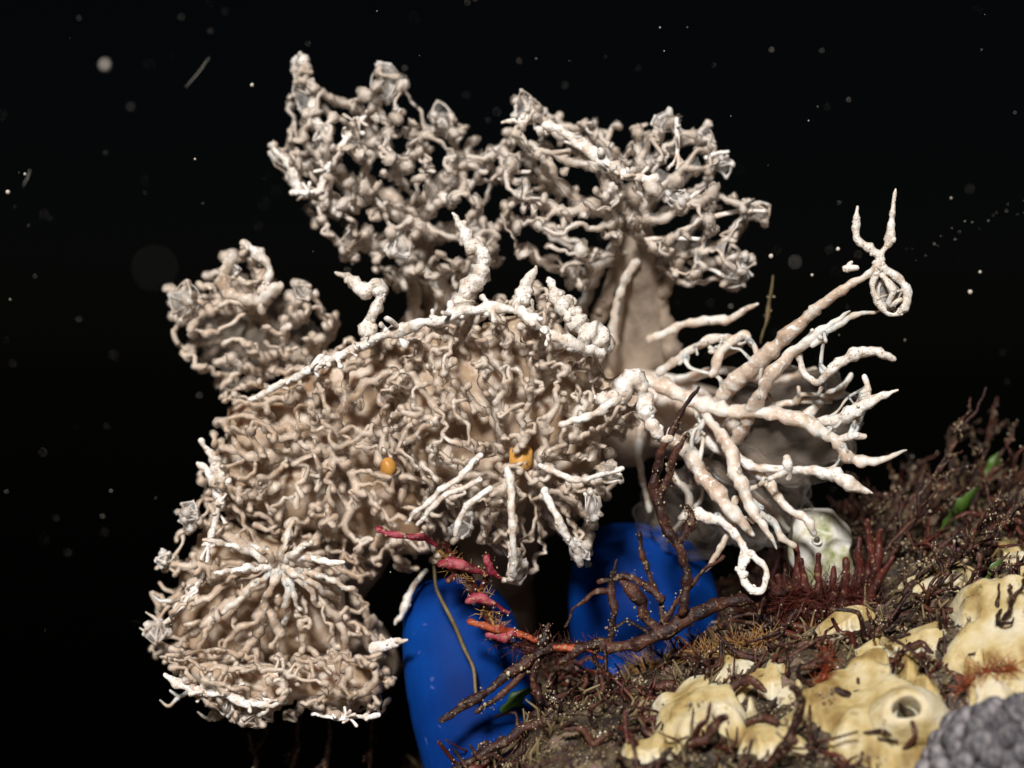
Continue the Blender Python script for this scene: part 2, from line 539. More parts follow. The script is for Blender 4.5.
def ceras(poly, y0, bulge, thick, root, n_att, seed, step=0.34, infl=3.2, kill=0.62, rmin=0.20, rmax=0.62, tip=1.45,
          wig=0.30, mat='tubule', knobs=0.0, back=0.35, parts=10, root_mat=None, exp=2.6, jit=0.3, lean=(0, 0), label=None, web=2, wf=0.55, extra=(), core=0.74, links=0.45):
    """one lobe: a branching tree of tubules grown through the lobe's real volume"""
    rs = np.random.default_rng(seed)
    xs = [p[0] for p in poly]; ys = [p[1] for p in poly]
    cx, cy = sum(xs) / len(xs), sum(ys) / len(ys)
    maxd = 0
    samples = []
    while len(samples) < n_att:
        x, y = rs.uniform(min(xs), max(xs)), rs.uniform(min(ys), max(ys))
        if in_poly(x, y, poly):
            e = edge_dist(x, y, poly)
            maxd = max(maxd, e)
            samples.append((x, y, e))
    att = []
    for x, y, e in samples:
        t = min(1.0, e / (0.75 * maxd))
        dome = math.sqrt(max(0, 1 - (1 - t) ** 2))
        ln = lean[0] * (x - cx) / 100 + lean[1] * (y - cy) / 100
        if rs.random() < back:
            yy = y0 + ln + thick * dome * rs.uniform(-0.2, 1.0)
        else:
            yy = y0 + ln - bulge * dome + abs(rs.normal(0, thick * 0.18))
        att.append(P(x, y, yy))
    for x, y, yy in extra:
        att.append(P(x, y, yy))
    rp, rr = trace(root, 6)
    # resample the root to the growing step
    nodes, par = [rp[0]], [-1]
    for p in rp[1:]:
        if np.linalg.norm(p - nodes[-1]) >= step * 0.9:
            nodes.append(p); par.append(len(nodes) - 2)
    nroot = len(nodes)
    N, par = colonize(nodes, par, att, step, infl, kill, rs=rs, jit=jit)
    n = len(N)
    ch = [[] for _ in range(n)]
    for i, p in enumerate(par):
        if p >= 0: ch[p].append(i)
    size = np.ones(n); rad = np.full(n, rmin)
    for i in range(n - 1, -1, -1):
        if ch[i]:
            size[i] += sum(size[c] for c in ch[i])
            rad[i] = min(rmax, sum(rad[c] ** exp for c in ch[i]) ** (1 / exp))
        if not ch[i]: rad[i] = rmin
    for i in range(nroot):
        j = np.argmin(np.linalg.norm(rp - N[i], axis=1))
        rad[i] = max(rad[i] * 0.5, rr[j])
    # organic wander and uneven thickness
    D = np.array([p + wig * nv(p, wf, seed) + 0.5 * wig * nv(p, wf * 2.6, seed + 9) for p in N])
    D[:nroot] = N[:nroot]
    R = np.array([r * (1 + 0.32 * nz(p, 1.1, seed)) for r, p in zip(rad, N)])
    # which first branch each node belongs to
    lim = max(12, n / parts)
    grp = [-1] * n
    gid = 0
    for i in range(n):
        p = par[i]
        if p >= 0 and grp[p] >= 0:
            grp[i] = grp[p]
        elif i >= nroot and size[i] <= lim:
            grp[i] = gid; gid += 1
    mbs = {}
    webs = MB()
    for i in range(n):
        for c in ch[i]:
            # a chain starts at every child that is not its parent's thickest continuation
            main = max(ch[i], key=lambda k: size[k])
            if (c == main and par[i] >= 0 and grp[i] == grp[c] and i >= nroot - 1) or c < nroot:
                continue
            if i < nroot - 1 and c >= nroot:
                pass
            chain = [i, c]
            while ch[chain[-1]]:
                k = max(ch[chain[-1]], key=lambda q: size[q])
                if grp[k] != grp[c]: break
                chain.append(k)
            pts = D[chain]; r = R[chain].copy(); pad = None
            if i >= nroot: r[0] = min(r[0], r[1] * 1.25)
            else: r[0] = min(r[0], r[1] * 1.5)
            if not ch[chain[-1]]:
                kn = tip * rs.uniform(0.8, 1.25)
                big = rs.random() < knobs
                if big:
                    pad = D[chain[-1]], rs.uniform(0.32, 0.56)
                r[-1] *= kn
                if len(r) > 3: r[-2] *= 1 + (kn - 1) * 0.5
                if len(r) > 5: r[1:-2] *= 0.95
            if len(pts) > 2:
                up = smooth_path(np.column_stack([pts, r]), 2)
                pts, r = up[:, :3], up[:, 3]
            r = np.array([q * (1 + 0.30 * nz(p, 2.3, seed + 5)) for q, p in zip(r, pts)])
            fl = rs.uniform(0.38, 1.15)
            m_ = mbs.setdefault(grp[c], MB())
            m_.tube(pts, r * core, 5, flat=fl, rough=0.25, rf=3.0)
            if pad is not None:
                Q = np.linalg.qr(rs.normal(0, 1, (3, 3)))[0]
                sz = pad[1] * np.array([1.0, rs.uniform(0.35, 0.6), rs.uniform(0.7, 1.3)])
                m_.blob(pad[0], sz * 0.72, 9, 7, 0.7, 1.3, rs.uniform(0, 50), Q)
                m_.blob(pad[0], sz * 1.05, 11, 8, 0.6, 1.3, rs.uniform(0, 50), Q, mi=1)
            m_.tube(pts, r * 1.08, 7, flat=fl, rough=0.28, rf=1.8, mi=1)
        if web and len(ch[i]) >= 2 and i >= nroot:
            a, b = sorted(ch[i], key=lambda k: -size[k])[:2]
            A, B = [i, a], [i, b]
            for q in (A, B):
                for _ in range(web - 1 + int(rs.random() < 0.5)):
                    if ch[q[-1]]: q.append(max(ch[q[-1]], key=lambda k: size[k]))
            m = min(len(A), len(B))
            if m >= 2:
                vv = [D[i]]
                ff = []
                for k in range(1, m):
                    mid = (D[A[k]] + D[B[k]]) / 2 * 0.8 + D[A[k - 1]] * 0.1 + D[B[k - 1]] * 0.1
                    o = len(vv)
                    vv += [D[A[k]], mid, D[B[k]]]
                    if k == 1: ff += [(0, o, o + 1), (0, o + 1, o + 2)]
                    else: ff += [(o - 3, o, o + 1, o - 2), (o - 2, o + 1, o + 2, o - 1)]
                webs.add(vv, ff)
    # neighbouring tips grow together into loops
    tips = [i for i in range(n) if not ch[i]]
    for i in tips:
        if rs.random() > links: continue
        dd = np.linalg.norm(D - D[i], axis=1)
        anc = set(); k = i
        for _ in range(7):
            k = par[k]
            if k < 0: break
            anc.add(k)
        cand = [k for k in np.argsort(dd)[1:25] if k not in anc and not any(par[k] == q for q in anc) and 0.45 < dd[k] < 1.5 and k >= nroot]
        if not cand: continue
        k = cand[0]
        mid = (D[i] + D[k]) / 2 + rs.normal(0, 0.22, 3)
        pl = smooth_path([D[i], mid, D[k]], 3)
        m_ = mbs.setdefault(grp[i], MB())
        m_.tube(pl, np.interp(np.arange(len(pl)), [0, len(pl) / 2, len(pl)], [R[i], rmin * 0.65, R[k]]) * core, 5, rough=0.2)
        m_.tube(pl, np.interp(np.arange(len(pl)), [0, len(pl) / 2, len(pl)], [R[i], rmin * 0.65, R[k]]) * 1.1, 6, rough=0.2, mi=1)
    part = mbs.pop(-1, None) or MB()
    part.tube(rp, rr * 0.98, 16, rough=0.14, rf=0.45)
    c0 = part.build('ceras', (root_mat or mat, 'skin'), slug)
    if label: c0['label'] = label
    for g in sorted(mbs):
        mbs[g].build('branch', (mat, 'skin'), c0)
    if webs.n:
        webs.build('web_membrane', 'membrane', c0)
    return c0, D, tips

def mantle(parent, poly, y0, bulge, thick, off, mat, inset=14, seed=0, lean=(0, 0), amp=0.7):
    """soft inner mass of a lobe, just under its tubules"""
    xs = [p[0] for p in poly]; ys = [p[1] for p in poly]
    cx, cy = sum(xs) / len(xs), sum(ys) / len(ys)
    g = 6.0
    gx_ = np.arange(min(xs), max(xs), g); gy_ = np.arange(min(ys), max(ys), g)
    E = np.full((len(gy_), len(gx_)), -1.0)
    for j, y in enumerate(gy_):
        for i, x in enumerate(gx_):
            if in_poly(x, y, poly):
                E[j, i] = edge_dist(x, y, poly)
    mx = E.max()
    idx = {}
    vs_, fc_ = [], []
    for side in (0, 1):
        for j, y in enumerate(gy_):
            for i, x in enumerate(gx_):
                if E[j, i] < inset: continue
                t = min(1.0, (E[j, i] - inset) / (0.7 * (mx - inset)))
                dome = math.sqrt(max(0, 1 - (1 - t) ** 2))
                ln = lean[0] * (x - cx) / 100 + lean[1] * (y - cy) / 100
                if side == 0:
                    yy = y0 + ln - (bulge - off) * dome + 0.9
                    q = P(x, y, yy)
                    yy += amp * dome * (nz(q, 0.45, seed) + 0.6 * nz(q, 1.1, seed + 3))
                else:
                    yy = y0 + ln + 1.0 + 0.6 * thick * dome
                idx[side, j, i] = len(vs_)
                vs_.append(P(x, y, yy))
    edge = {}
    for side in (0, 1):
        for j in range(len(gy_) - 1):
            for i in range(len(gx_) - 1):
                q = [(side, j, i), (side, j + 1, i), (side, j + 1, i + 1), (side, j, i + 1)]
                if all(k in idx for k in q):
                    f = [idx[k] for k in q]
                    fc_.append(tuple(f if side == 0 else f[::-1]))
                    if side == 0:
                        for a, b in zip(q, q[1:] + q[:1]):
                            if (b, a) in edge: del edge[b, a]
                            else: edge[a, b] = 1
    for a, b in edge:
        a2, b2 = (1, *a[1:]), (1, *b[1:])
        fc_.append((idx[b], idx[a], idx[a2], idx[b2]))
    mb = MB(); mb.add(vs_, fc_)
    o = mb.build('mantle', mat, parent)
    m = o.modifiers.new('smooth', 'SMOOTH'); m.iterations = 4; m.factor = 0.5
    return o

def vesicle(parent, px, py, y, rx, ry, rot=0.0, seed=0, rods=4):
    """clear skin stretched over a handful of tips, white threads along its creases"""
    rs = np.random.default_rng(seed)
    c = P(px, py, y)
    cr, sr = math.cos(rot), math.sin(rot)
    R3 = np.array([[cr, 0, -sr], [0, 1, 0], [sr, 0, cr]])
    bm = bmesh.new()
    k = 0
    while k < 13:
        d = rs.normal(0, 1, 3); d /= np.linalg.norm(d)
        q = R3 @ (d * np.array([rx * K, 0.75 * min(rx, ry) * K, ry * K]) * rs.uniform(0.85, 1.12))
        bm.verts.new(q); k += 1
    bmesh.ops.convex_hull(bm, input=bm.verts)
    bm.verts.ensure_lookup_table()
    loose = [v for v in bm.verts if not v.link_faces]
    bmesh.ops.delete(bm, geom=loose, context='VERTS')
    edges = [(np.array(e.verts[0].co), np.array(e.verts[1].co)) for e in bm.edges]
    bmesh.ops.subdivide_edges(bm, edges=list(bm.edges), cuts=3, use_grid_fill=True)
    for _ in range(3): bmesh.ops.smooth_vert(bm, verts=bm.verts, factor=0.5, use_axis_x=True, use_axis_y=True, use_axis_z=True)
    bm.verts.ensure_lookup_table(); bm.verts.index_update()
    vv = []
    for v in bm.verts:
        q = np.array(v.co)
        vv.append(c + q * (1 + 0.10 * nz(q, 1.4, seed)))
    ff = [tuple(v.index for v in f.verts) for f in bm.faces]
    bm.free()
    mb = MB(); mb.add(vv, ff)
    mb.build('vesicle', 'membrane', parent)
    t = MB()
    for a, b in edges:
        if rs.random() < 0.45: continue
        pl = []
        for u in np.linspace(0, 1, 6):
            q = a * (1 - u) + b * u
            ra = np.linalg.norm(a) * (1 - u) + np.linalg.norm(b) * u
            q = q * (0.55 + 0.40 * ra / (np.linalg.norm(q) + 1e-6))
            pl.append(c + q * 0.97 + 0.14 * nv(q + c, 1.3, seed))
        r0 = rs.uniform(0.035, 0.11)
        t.tube(pl, [r0 * (1.5, 1, 0.8, 0.8, 1, 1.5)[u] for u in range(6)], 5, rough=0.3)
        if rs.random() < 0.35:
            t.blob(c + a * 0.9, rs.uniform(0.15, 0.32), 9, 7, 0.5, 1.3, seed + a[0])
    if t.n:
        t.build('rim_thread', 'knob', parent)

def papilla(parent, rows, mat='papilla', knobby=0.25, seed=0, name='papilla', wig=0.15):
    rs = np.random.default_rng(seed + 50)
    thin = 0.62 if name == 'ridge' else 0.78 if name == 'thread' else 0.9
    pts, rad = trace(rows, 11, wig, 0.9)
    pts = np.array([p + wig * 0.5 * nv(p, 2.2, seed) for p in pts])
    rad = np.array([thin * r * (1 + knobby * nz(p, 2.0, seed) * 1.8) for r, p in zip(rad, pts)])
    mb = MB(); mb.tube(pts, rad, 10, flat=rs.uniform(0.7, 1.0), rough=0.12 + knobby * (0.4 if name == 'horn' else 0.7), rf=2.2)
    if knobby > 0.15:
        for k in range(len(pts) // (9 if name == 'horn' else 3)):
            i = rs.integers(0, len(pts) - 2)
            d = rs.normal(0, 1, 3); d /= np.linalg.norm(d)
            mb.blob(pts[i] + d * rad[i] * 0.8, rad[i] * rs.uniform(0.3, 0.6) * (0.6 if name == 'horn' else 1), 7, 5, 0.35, 1, k)
    if name == 'ridge':
        for k in range(int(len(pts) * 0.4)):
            i = rs.integers(1, len(pts) - 1)
            d = rs.normal(0, 1, 3); d[1] -= 0.3; d /= np.linalg.norm(d)
            L = rs.uniform(0.35, 0.95)
            q = pts[i]
            w = [q, q + d * L * 0.5 + rs.normal(0, 0.12, 3), q + d * L + rs.normal(0, 0.2, 3)]
            r0 = max(0.12, rad[i] * rs.uniform(0.5, 0.8))
            mb.tube(smooth_path(w, 4), np.interp(range(9), [0, 5, 8], [r0, r0 * 0.6, r0 * 1.0]), 7, flat=rs.uniform(0.5, 1), rough=0.3)
    return mb.build(name, mat, parent)

# body: one continuous soft mass behind the lobes
bmesh_parts = MB()
for px, py, y, rx, ry, ry_mm in [(500, 450, 13, 105, 105, 5.0), (400, 460, 12, 120, 95, 5.0), (320, 530, 12, 80, 80, 4.5), (290, 620, 11, 80, 60, 4.0),
                                 (360, 660, 11, 45, 42, 3.5), (600, 420, 14, 80, 60, 4.5), (680, 420, 13, 60, 45, 4.0), (430, 350, 15, 50, 45, 3.5), (630, 365, 16, 40, 40, 3.2),
                                 (500, 545, 14, 45, 55, 3.5), (505, 620, 17, 36, 70, 3.0), (500, 720, 18, 30, 60, 3.0)]:
    bmesh_parts.blob(P(px, py, y), (rx * K, ry_mm, ry * K), 20, 14, 0.25, 1.3, px * 0.01)
body = bmesh_parts.build('body', 'body', slug)
rm = body.modifiers.new('remesh', 'REMESH')
rm.mode = 'VOXEL'; rm.voxel_size = 0.45 * MM; rm.use_smooth_shade = True
sm = body.modifiers.new('smooth', 'SMOOTH'); sm.iterations = 6; sm.factor = 0.6

POLY_A = [(437, 325), (396, 292), (352, 268), (330, 248), (303, 205), (284, 180), (269, 148), (290, 140), (288, 112), (287, 94), (294, 56), (307, 56), (322, 84), (328, 102), (357, 103),
          (366, 70), (387, 61), (409, 76), (417, 99), (440, 101), (456, 108), (456, 130), (483, 139), (512, 136), (520, 170), (515, 230), (480, 290)]
POLY_B = [(500, 124), (510, 101), (532, 89), (554, 107), (595, 123), (635, 121), (659, 107), (676, 111), (683, 128), (706, 123), (712, 134), (728, 162), (738, 186), (771, 209), (766, 222),
          (744, 233), (754, 266), (742, 290), (703, 297), (665, 285), (640, 250), (602, 260), (585, 300), (540, 268), (505, 250), (498, 190)]
POLY_C = [(166, 289), (184, 280), (217, 267), (226, 253), (240, 244), (253, 242), (275, 275), (315, 282), (344, 322), (340, 355), (300, 380), (249, 390), (213, 400), (184, 366), (167, 333)]
POLY_E = [(213, 400), (230, 385), (300, 362), (350, 335), (440, 315), (470, 330), (455, 420), (445, 560), (420, 575), (340, 560), (270, 535), (215, 515), (196, 490), (205, 460), (210, 430)]
POLY_D = [(400, 345), (440, 312), (480, 302), (530, 285), (565, 292), (600, 340), (612, 372), (640, 385), (655, 402), (640, 430), (620, 450), (626, 470), (608, 490), (602, 520), (588, 565), (570, 556),
          (548, 520), (532, 580), (505, 585), (492, 545), (458, 548), (448, 515), (415, 500), (385, 460), (380, 390)]
POLY_F = [(206, 485), (182, 510), (160, 552), (150, 580), (142, 620), (150, 650), (160, 668), (195, 690), (240, 690), (300, 680), (350, 680), (392, 665), (385, 625), (372, 600), (376, 570), (362, 540), (320, 520), (260, 505)]
POLY_F2 = [(150, 640), (165, 672), (195, 700), (214, 722), (251, 733), (276, 728), (305, 712), (345, 726), (380, 717), (398, 690), (395, 660), (350, 645), (290, 650), (230, 650), (190, 645)]

cA, DA, tA = ceras(POLY_A, 9, 4.0, 6.0, [(455, 345, 14, 26), (440, 300, 13, 20), (420, 250, 12, 13), (395, 200, 11.5, 8)], 700, 11, kill=0.62, rmin=0.175, rmax=0.7, tip=1.6,
                   mat='knob', knobs=0.42, parts=14, web=3, back=0.3, root_mat='stalk', extra=[(300, 60, 10), (386, 66, 10), (274, 150, 10)])
cB, DB, tB = ceras(POLY_B, 7, 4.0, 6.5, [(642, 360, 13, 36), (641, 310, 11, 29), (638, 265, 9, 25), (634, 235, 8, 21), (628, 215, 7.5, 14)], 620, 12, kill=0.65, rmin=0.165, rmax=0.6, tip=1.6,
                   mat='knob', knobs=0.42, parts=14, web=3, back=0.3, root_mat='stalk', extra=[(768, 212, 8), (735, 288, 8), (528, 96, 8)])
cC, DC, tC = ceras(POLY_C, 8, 3.0, 5.0, [(350, 400, 12, 16), (310, 365, 11, 12), (270, 335, 10, 8)], 320, 13, kill=0.60, rmin=0.21, rmax=0.5, mat='tubule', parts=9)
cE, DE, tE = ceras(POLY_E, 5, 4.0, 5.5, [(400, 470, 12, 22), (375, 455, 9, 14), (350, 445, 6, 9)], 1000, 14, kill=0.56, rmin=0.175, rmax=0.42, parts=16, jit=0.35, back=0.22, links=0.6, mat='tan_tubule')
cD, DD, tD = ceras(POLY_D, 2, 5.0, 6.0, [(500, 450, 11, 24), (512, 452, 5, 14), (516, 455, 1, 9)], 1100, 15, kill=0.54, rmin=0.165, rmax=0.38, parts=18, jit=0.38, back=0.25, links=0.6)
cF, DF, tF = ceras(POLY_F, 5, 3.5, 5.5, [(330, 580, 12, 20), (290, 570, 7, 12), (275, 566, 3, 8)], 640, 16, kill=0.58, rmin=0.15, rmax=0.40, parts=14, jit=0.25, wig=0.25, tip=1.35, back=0.25, links=0.6, mat='tan_tubule')
cG, DG, tG = ceras(POLY_F2, 1.5, 2.5, 5.0, [(320, 640, 9, 16), (300, 670, 6, 12), (280, 685, 4, 8)], 400, 17, kill=0.54, rmin=0.155, rmax=0.42, parts=9, back=0.25, links=0.6, mat='tan_tubule')

mantle(cC, POLY_C, 8, 3.0, 5.0, 1.8, 'thin_mantle', 18, 3)
mantle(cE, POLY_E, 5, 4.0, 5.5, 2.3, 'mantle', 12, 4)
mantle(cD, POLY_D, 2, 5.0, 6.0, 2.7, 'mantle', 18, 5)
mantle(cF, POLY_F, 5, 3.5, 5.5, 2.4, 'mantle', 22, 6)
mantle(cG, POLY_F2, 1.5, 2.5, 5.0, 1.6, 'mantle', 9, 7)

for k, rows in enumerate([[(590, 350, 11, 12), (600, 315, 10, 10), (612, 280, 9, 9), (628, 240, 8, 8)], [(672, 350, 11, 12), (664, 310, 10, 9), (668, 280, 9, 8), (680, 262, 8, 6)],
                          [(578, 320, 11, 8), (588, 292, 10, 7), (604, 262, 9, 6), (622, 232, 8, 5)], [(610, 350, 9, 6), (618, 300, 8, 5), (636, 262, 7, 5)]]):
    papilla(cB, rows, mat='stalk' if k < 2 else 'hood', knobby=0.2, seed=180 + k, name='rod', wig=0.2)
for k, rows in enumerate([[(415, 320, 12, 9), (412, 285, 11, 8), (400, 250, 10, 7)], [(465, 320, 12, 9), (472, 280, 11, 7), (480, 240, 10, 6)], [(440, 300, 9, 5), (430, 275, 8, 4), (418, 262, 8, 3)]]):
    papilla(cA, rows, mat='hood', knobby=0.2, seed=190 + k, name='rod', wig=0.2)
# clear bags at the ends of the lobes
for i, (c, a) in enumerate([(cA, (387, 84, 9, 24, 24, 0.3)), (cA, (306, 96, 9, 14, 40, 0.3)), (cA, (442, 115, 10, 18, 15, 0)), (cA, (280, 160, 9, 9, 20, 0.6)), (cA, (300, 65, 9, 8, 12, 0)),
                            (cA, (400, 245, 6, 18, 18, 0)), (cA, (352, 238, 7, 15, 12, 0)),
                            (cB, (528, 108, 6, 24, 20, 0)), (cB, (665, 122, 6, 15, 15, 0)), (cB, (703, 135, 8, 14, 14, 0)), (cB, (757, 213, 7, 18, 12, -0.2)), (cB, (735, 278, 7, 20, 12, 0.2)),
                            (cB, (722, 165, 7, 12, 14, 0)), (cB, (740, 262, 7, 14, 11, 0)), (cB, (676, 195, 4, 12, 13, 0)), (cB, (612, 195, 4, 10, 10, 0)),
                            (cC, (185, 300, 6, 19, 22, 0)), (cC, (232, 265, 6, 11, 12, 0)), (cC, (305, 290, 6, 15, 12, 0)),
                            (cD, (514, 570, -1, 16, 18, 0)), (cD, (580, 550, -1, 11, 16, 0.3)), (cD, (610, 473, -1, 16, 12, 0)), (cD, (590, 505, -1, 11, 15, 0.4)), (cD, (463, 525, 0, 12, 16, -0.3)),
                            (cF, (188, 515, 3, 12, 16, 0)), (cF, (165, 560, 3, 11, 9, 0)), (cF, (157, 632, 3, 13, 12, 0)), (cG, (255, 715, 1, 22, 14, 0)), (cG, (225, 705, 1, 12, 14, 0))]):
    vesicle(c, *a, seed=i + 3)

# ridges of white pigment and stippled papillae
papilla(cD, [(452, 214, 2, 2), (462, 226, 1.5, 6), (472, 245, 1, 8), (484, 262, 0.5, 10), (480, 278, 0, 9), (466, 292, 0, 10), (462, 310, 0, 13)], knobby=0.35, seed=1, wig=0.2)
papilla(cE, [(336, 273, 3, 2), (352, 280, 2.5, 6), (362, 290, 2, 8), (378, 286, 2, 9), (378, 305, 2, 9), (368, 325, 2, 12), (368, 338, 2, 14)], knobby=0.35, seed=2, wig=0.1)
papilla(cD, [(536, 266, -1, 2), (528, 280, -1, 7), (522, 296, -1, 10), (526, 312, -1, 12)], knobby=0.3, seed=3)
papilla(cD, [(551, 280, -1, 5), (556, 296, -1.5, 9), (570, 313, -2, 10), (582, 328, -2, 11), (596, 335, -2, 13), (606, 345, -1.5, 9)], knobby=0.35, seed=4)
papilla(cD, [(594, 400, 0, 6), (612, 398, -1, 9), (632, 383, -1, 12), (645, 395, -1, 11), (648, 415, -1, 9), (662, 440, -1, 7), (670, 430, -1, 3)], mat='white', knobby=0.3, seed=5)
papilla(cD, [(360, 345, 0, 5), (400, 330, -1, 9), (440, 320, -2, 9), (480, 308, -2.5, 9), (520, 312, -3, 9), (545, 330, -3, 8), (575, 345, -3, 9), (600, 352, -2, 8)], mat='white', knobby=0.35, seed=6, name='ridge')
papilla(cE, [(250, 400, 3, 5), (290, 380, 2, 6), (330, 360, 1, 7), (360, 345, 0.5, 6)], mat='white', knobby=0.35, seed=7, name='ridge')
papilla(cA, [(292, 192, 7, 4), (318, 190, 7, 6), (330, 165, 7, 7), (350, 135, 7, 6), (364, 118, 8, 5)], mat='white', knobby=0.35, seed=8, name='ridge')
papilla(cA, [(275, 150, 8, 3), (292, 168, 8, 9), (300, 190, 8, 9), (330, 200, 8, 7), (338, 215, 8, 5)], mat='papilla', knobby=0.4, seed=9)
papilla(cA, [(303, 60, 8.5, 8), (306, 78, 8.5, 8), (316, 95, 8.5, 8), (310, 118, 8, 8), (328, 130, 8, 8)], knobby=0.4, seed=10)
papilla(cB, [(503, 122, 5, 3), (530, 120, 5, 9), (558, 130, 4.5, 9), (590, 152, 4, 9), (620, 172, 3.5, 8), (655, 180, 3.5, 6)], mat='white', knobby=0.4, seed=11, name='ridge')
papilla(cB, [(676, 120, 5, 4), (678, 150, 5, 4), (676, 180, 4.5, 3)], mat='white', knobby=0.1, seed=12, name='ridge')
for k, (a, b) in enumerate([((706, 158, 6), (728, 152, 6)), ((715, 216, 5.5), (764, 211, 5.5)), ((690, 262, 6), (736, 282, 5.5)), ((660, 222, 5), (705, 188, 5.5)), ((645, 240, 6), (705, 240, 5.5)), ((500, 178, 7), (530, 172, 6))]):
    papilla(cB, [(*a, 3.5), ((a[0] + b[0]) / 2, (a[1] + b[1]) / 2 - 2, a[2], 3), (*b, 2.5)], mat='white', knobby=0.1, seed=20 + k, name='thread', wig=0.05)
# long white threads raying out of the middle of the big lobe
for k, rows in enumerate([[(508, 470, -4, 5), (512, 510, -4.5, 5), (513, 550, -4, 4), (514, 575, -3, 6)], [(540, 465, -4, 4), (575, 480, -4.5, 4), (605, 474, -3.5, 3), (622, 468, -3, 3)],
                          [(545, 490, -4, 5), (556, 515, -4.5, 5), (570, 540, -4, 5), (580, 562, -3, 6)], [(480, 455, -4, 4), (455, 480, -4, 4), (425, 505, -3.5, 4), (410, 520, -3, 3)],
                          [(490, 490, -4.5, 4), (468, 505, -4.5, 4), (455, 535, -4, 3)], [(480, 480, -4.5, 3.5), (440, 500, -4.2, 3.5), (418, 525, -3.5, 3)],
                          [(560, 425, -4, 4), (590, 415, -4, 5), (618, 400, -3, 6)]]):
    papilla(cD, rows, mat='white', knobby=0.2, seed=30 + k, name='thread', wig=0.12)
# star of tan rods in the lower left lobe
for k, (x, y) in enumerate([(345, 563), (355, 588), (330, 612), (240, 543), (215, 572), (225, 610), (262, 612), (285, 625), (310, 540), (325, 560), (318, 590), (338, 600), (205, 540), (300, 610), (290, 520)]):
    papilla(cF, [(280 + (x - 280) * 0.12, 565 + (y - 565) * 0.12, 2.2, 5), ((x + 280) / 2 + (k % 4) * 3 - 4, (y + 565) / 2 - 4 + (k % 3) * 3, 1.2, 4), (x, y, 0.5 + (k % 4), 3)], mat='hood' if k % 4 else 'white', knobby=0.25, seed=40 + k, name='rod', wig=0.3)
papilla(cF, [(228, 480, 3, 4), (214, 520, 3, 5), (205, 560, 3, 5), (190, 600, 3, 5), (165, 622, 3, 4)], mat='white', knobby=0.35, seed=60, name='ridge')
papilla(cG, [(165, 675, 1, 6), (195, 690, 0.5, 9), (225, 694, 0, 7), (255, 705, -0.5, 8), (285, 700, 0, 5)], mat='white', knobby=0.4, seed=61, name='ridge')
papilla(cG, [(312, 716, 1, 3), (350, 718, 0.5, 4), (378, 716, 1, 5)], mat='white', knobby=0.2, seed=62, name='ridge')
papilla(cG, [(375, 650, 3, 6), (390, 644, 3, 6), (408, 640, 2, 2)], mat='white', knobby=0.2, seed=63)
papilla(cF, [(425, 570, 5, 3), (412, 590, 5, 4), (402, 612, 5, 4), (396, 625, 5, 2)], mat='hood', knobby=0.2, seed=64, name='rod')
papilla(cE, [(202, 440, 4, 3), (212, 455, 4, 6), (222, 480, 4, 6), (240, 500, 4, 5)], knobby=0.4, seed=65)
papilla(cE, [(198, 462, 4, 2), (210, 475, 4, 5), (222, 505, 4, 5)], mat='white', knobby=0.4, seed=66)
papilla(cC, [(244, 243, 6, 4), (258, 255, 6, 7), (270, 272, 6, 6), (262, 290, 6, 6)], knobby=0.3, seed=67)
papilla(cC, [(232, 258, 5.5, 8), (222, 275, 5.5, 6), (228, 292, 5.5, 7), (255, 300, 5.5, 6), (280, 285, 5.5, 5)], mat='tubule', knobby=0.3, seed=68)
for i, (x, y) in enumerate([(146, 612), (140, 628), (152, 595), (170, 690), (160, 700), (198, 712)]):
    papilla(cF, [(x + 18, y + 14 - i * 4, 3, 2.5), (x + 9, y + 6, 3, 2), (x, y, 3, 1)], mat='hood', knobby=0.1, seed=70 + i, name='filament', wig=0.05)
mb = MB(); mb.blob(P(521, 459, -1.6), (0.72, 0.5, 0.85), 16, 12, 0.3); mb.build('gut_spot', 'gut', cD)['label'] = 'small orange gut spot'
mb = MB(); mb.blob(P(388, 467, 1.6), (0.5, 0.5, 0.6), 14, 10, 0.3); mb.build('gut_spot', 'gut', cE)['label'] = 'small orange gut spot'

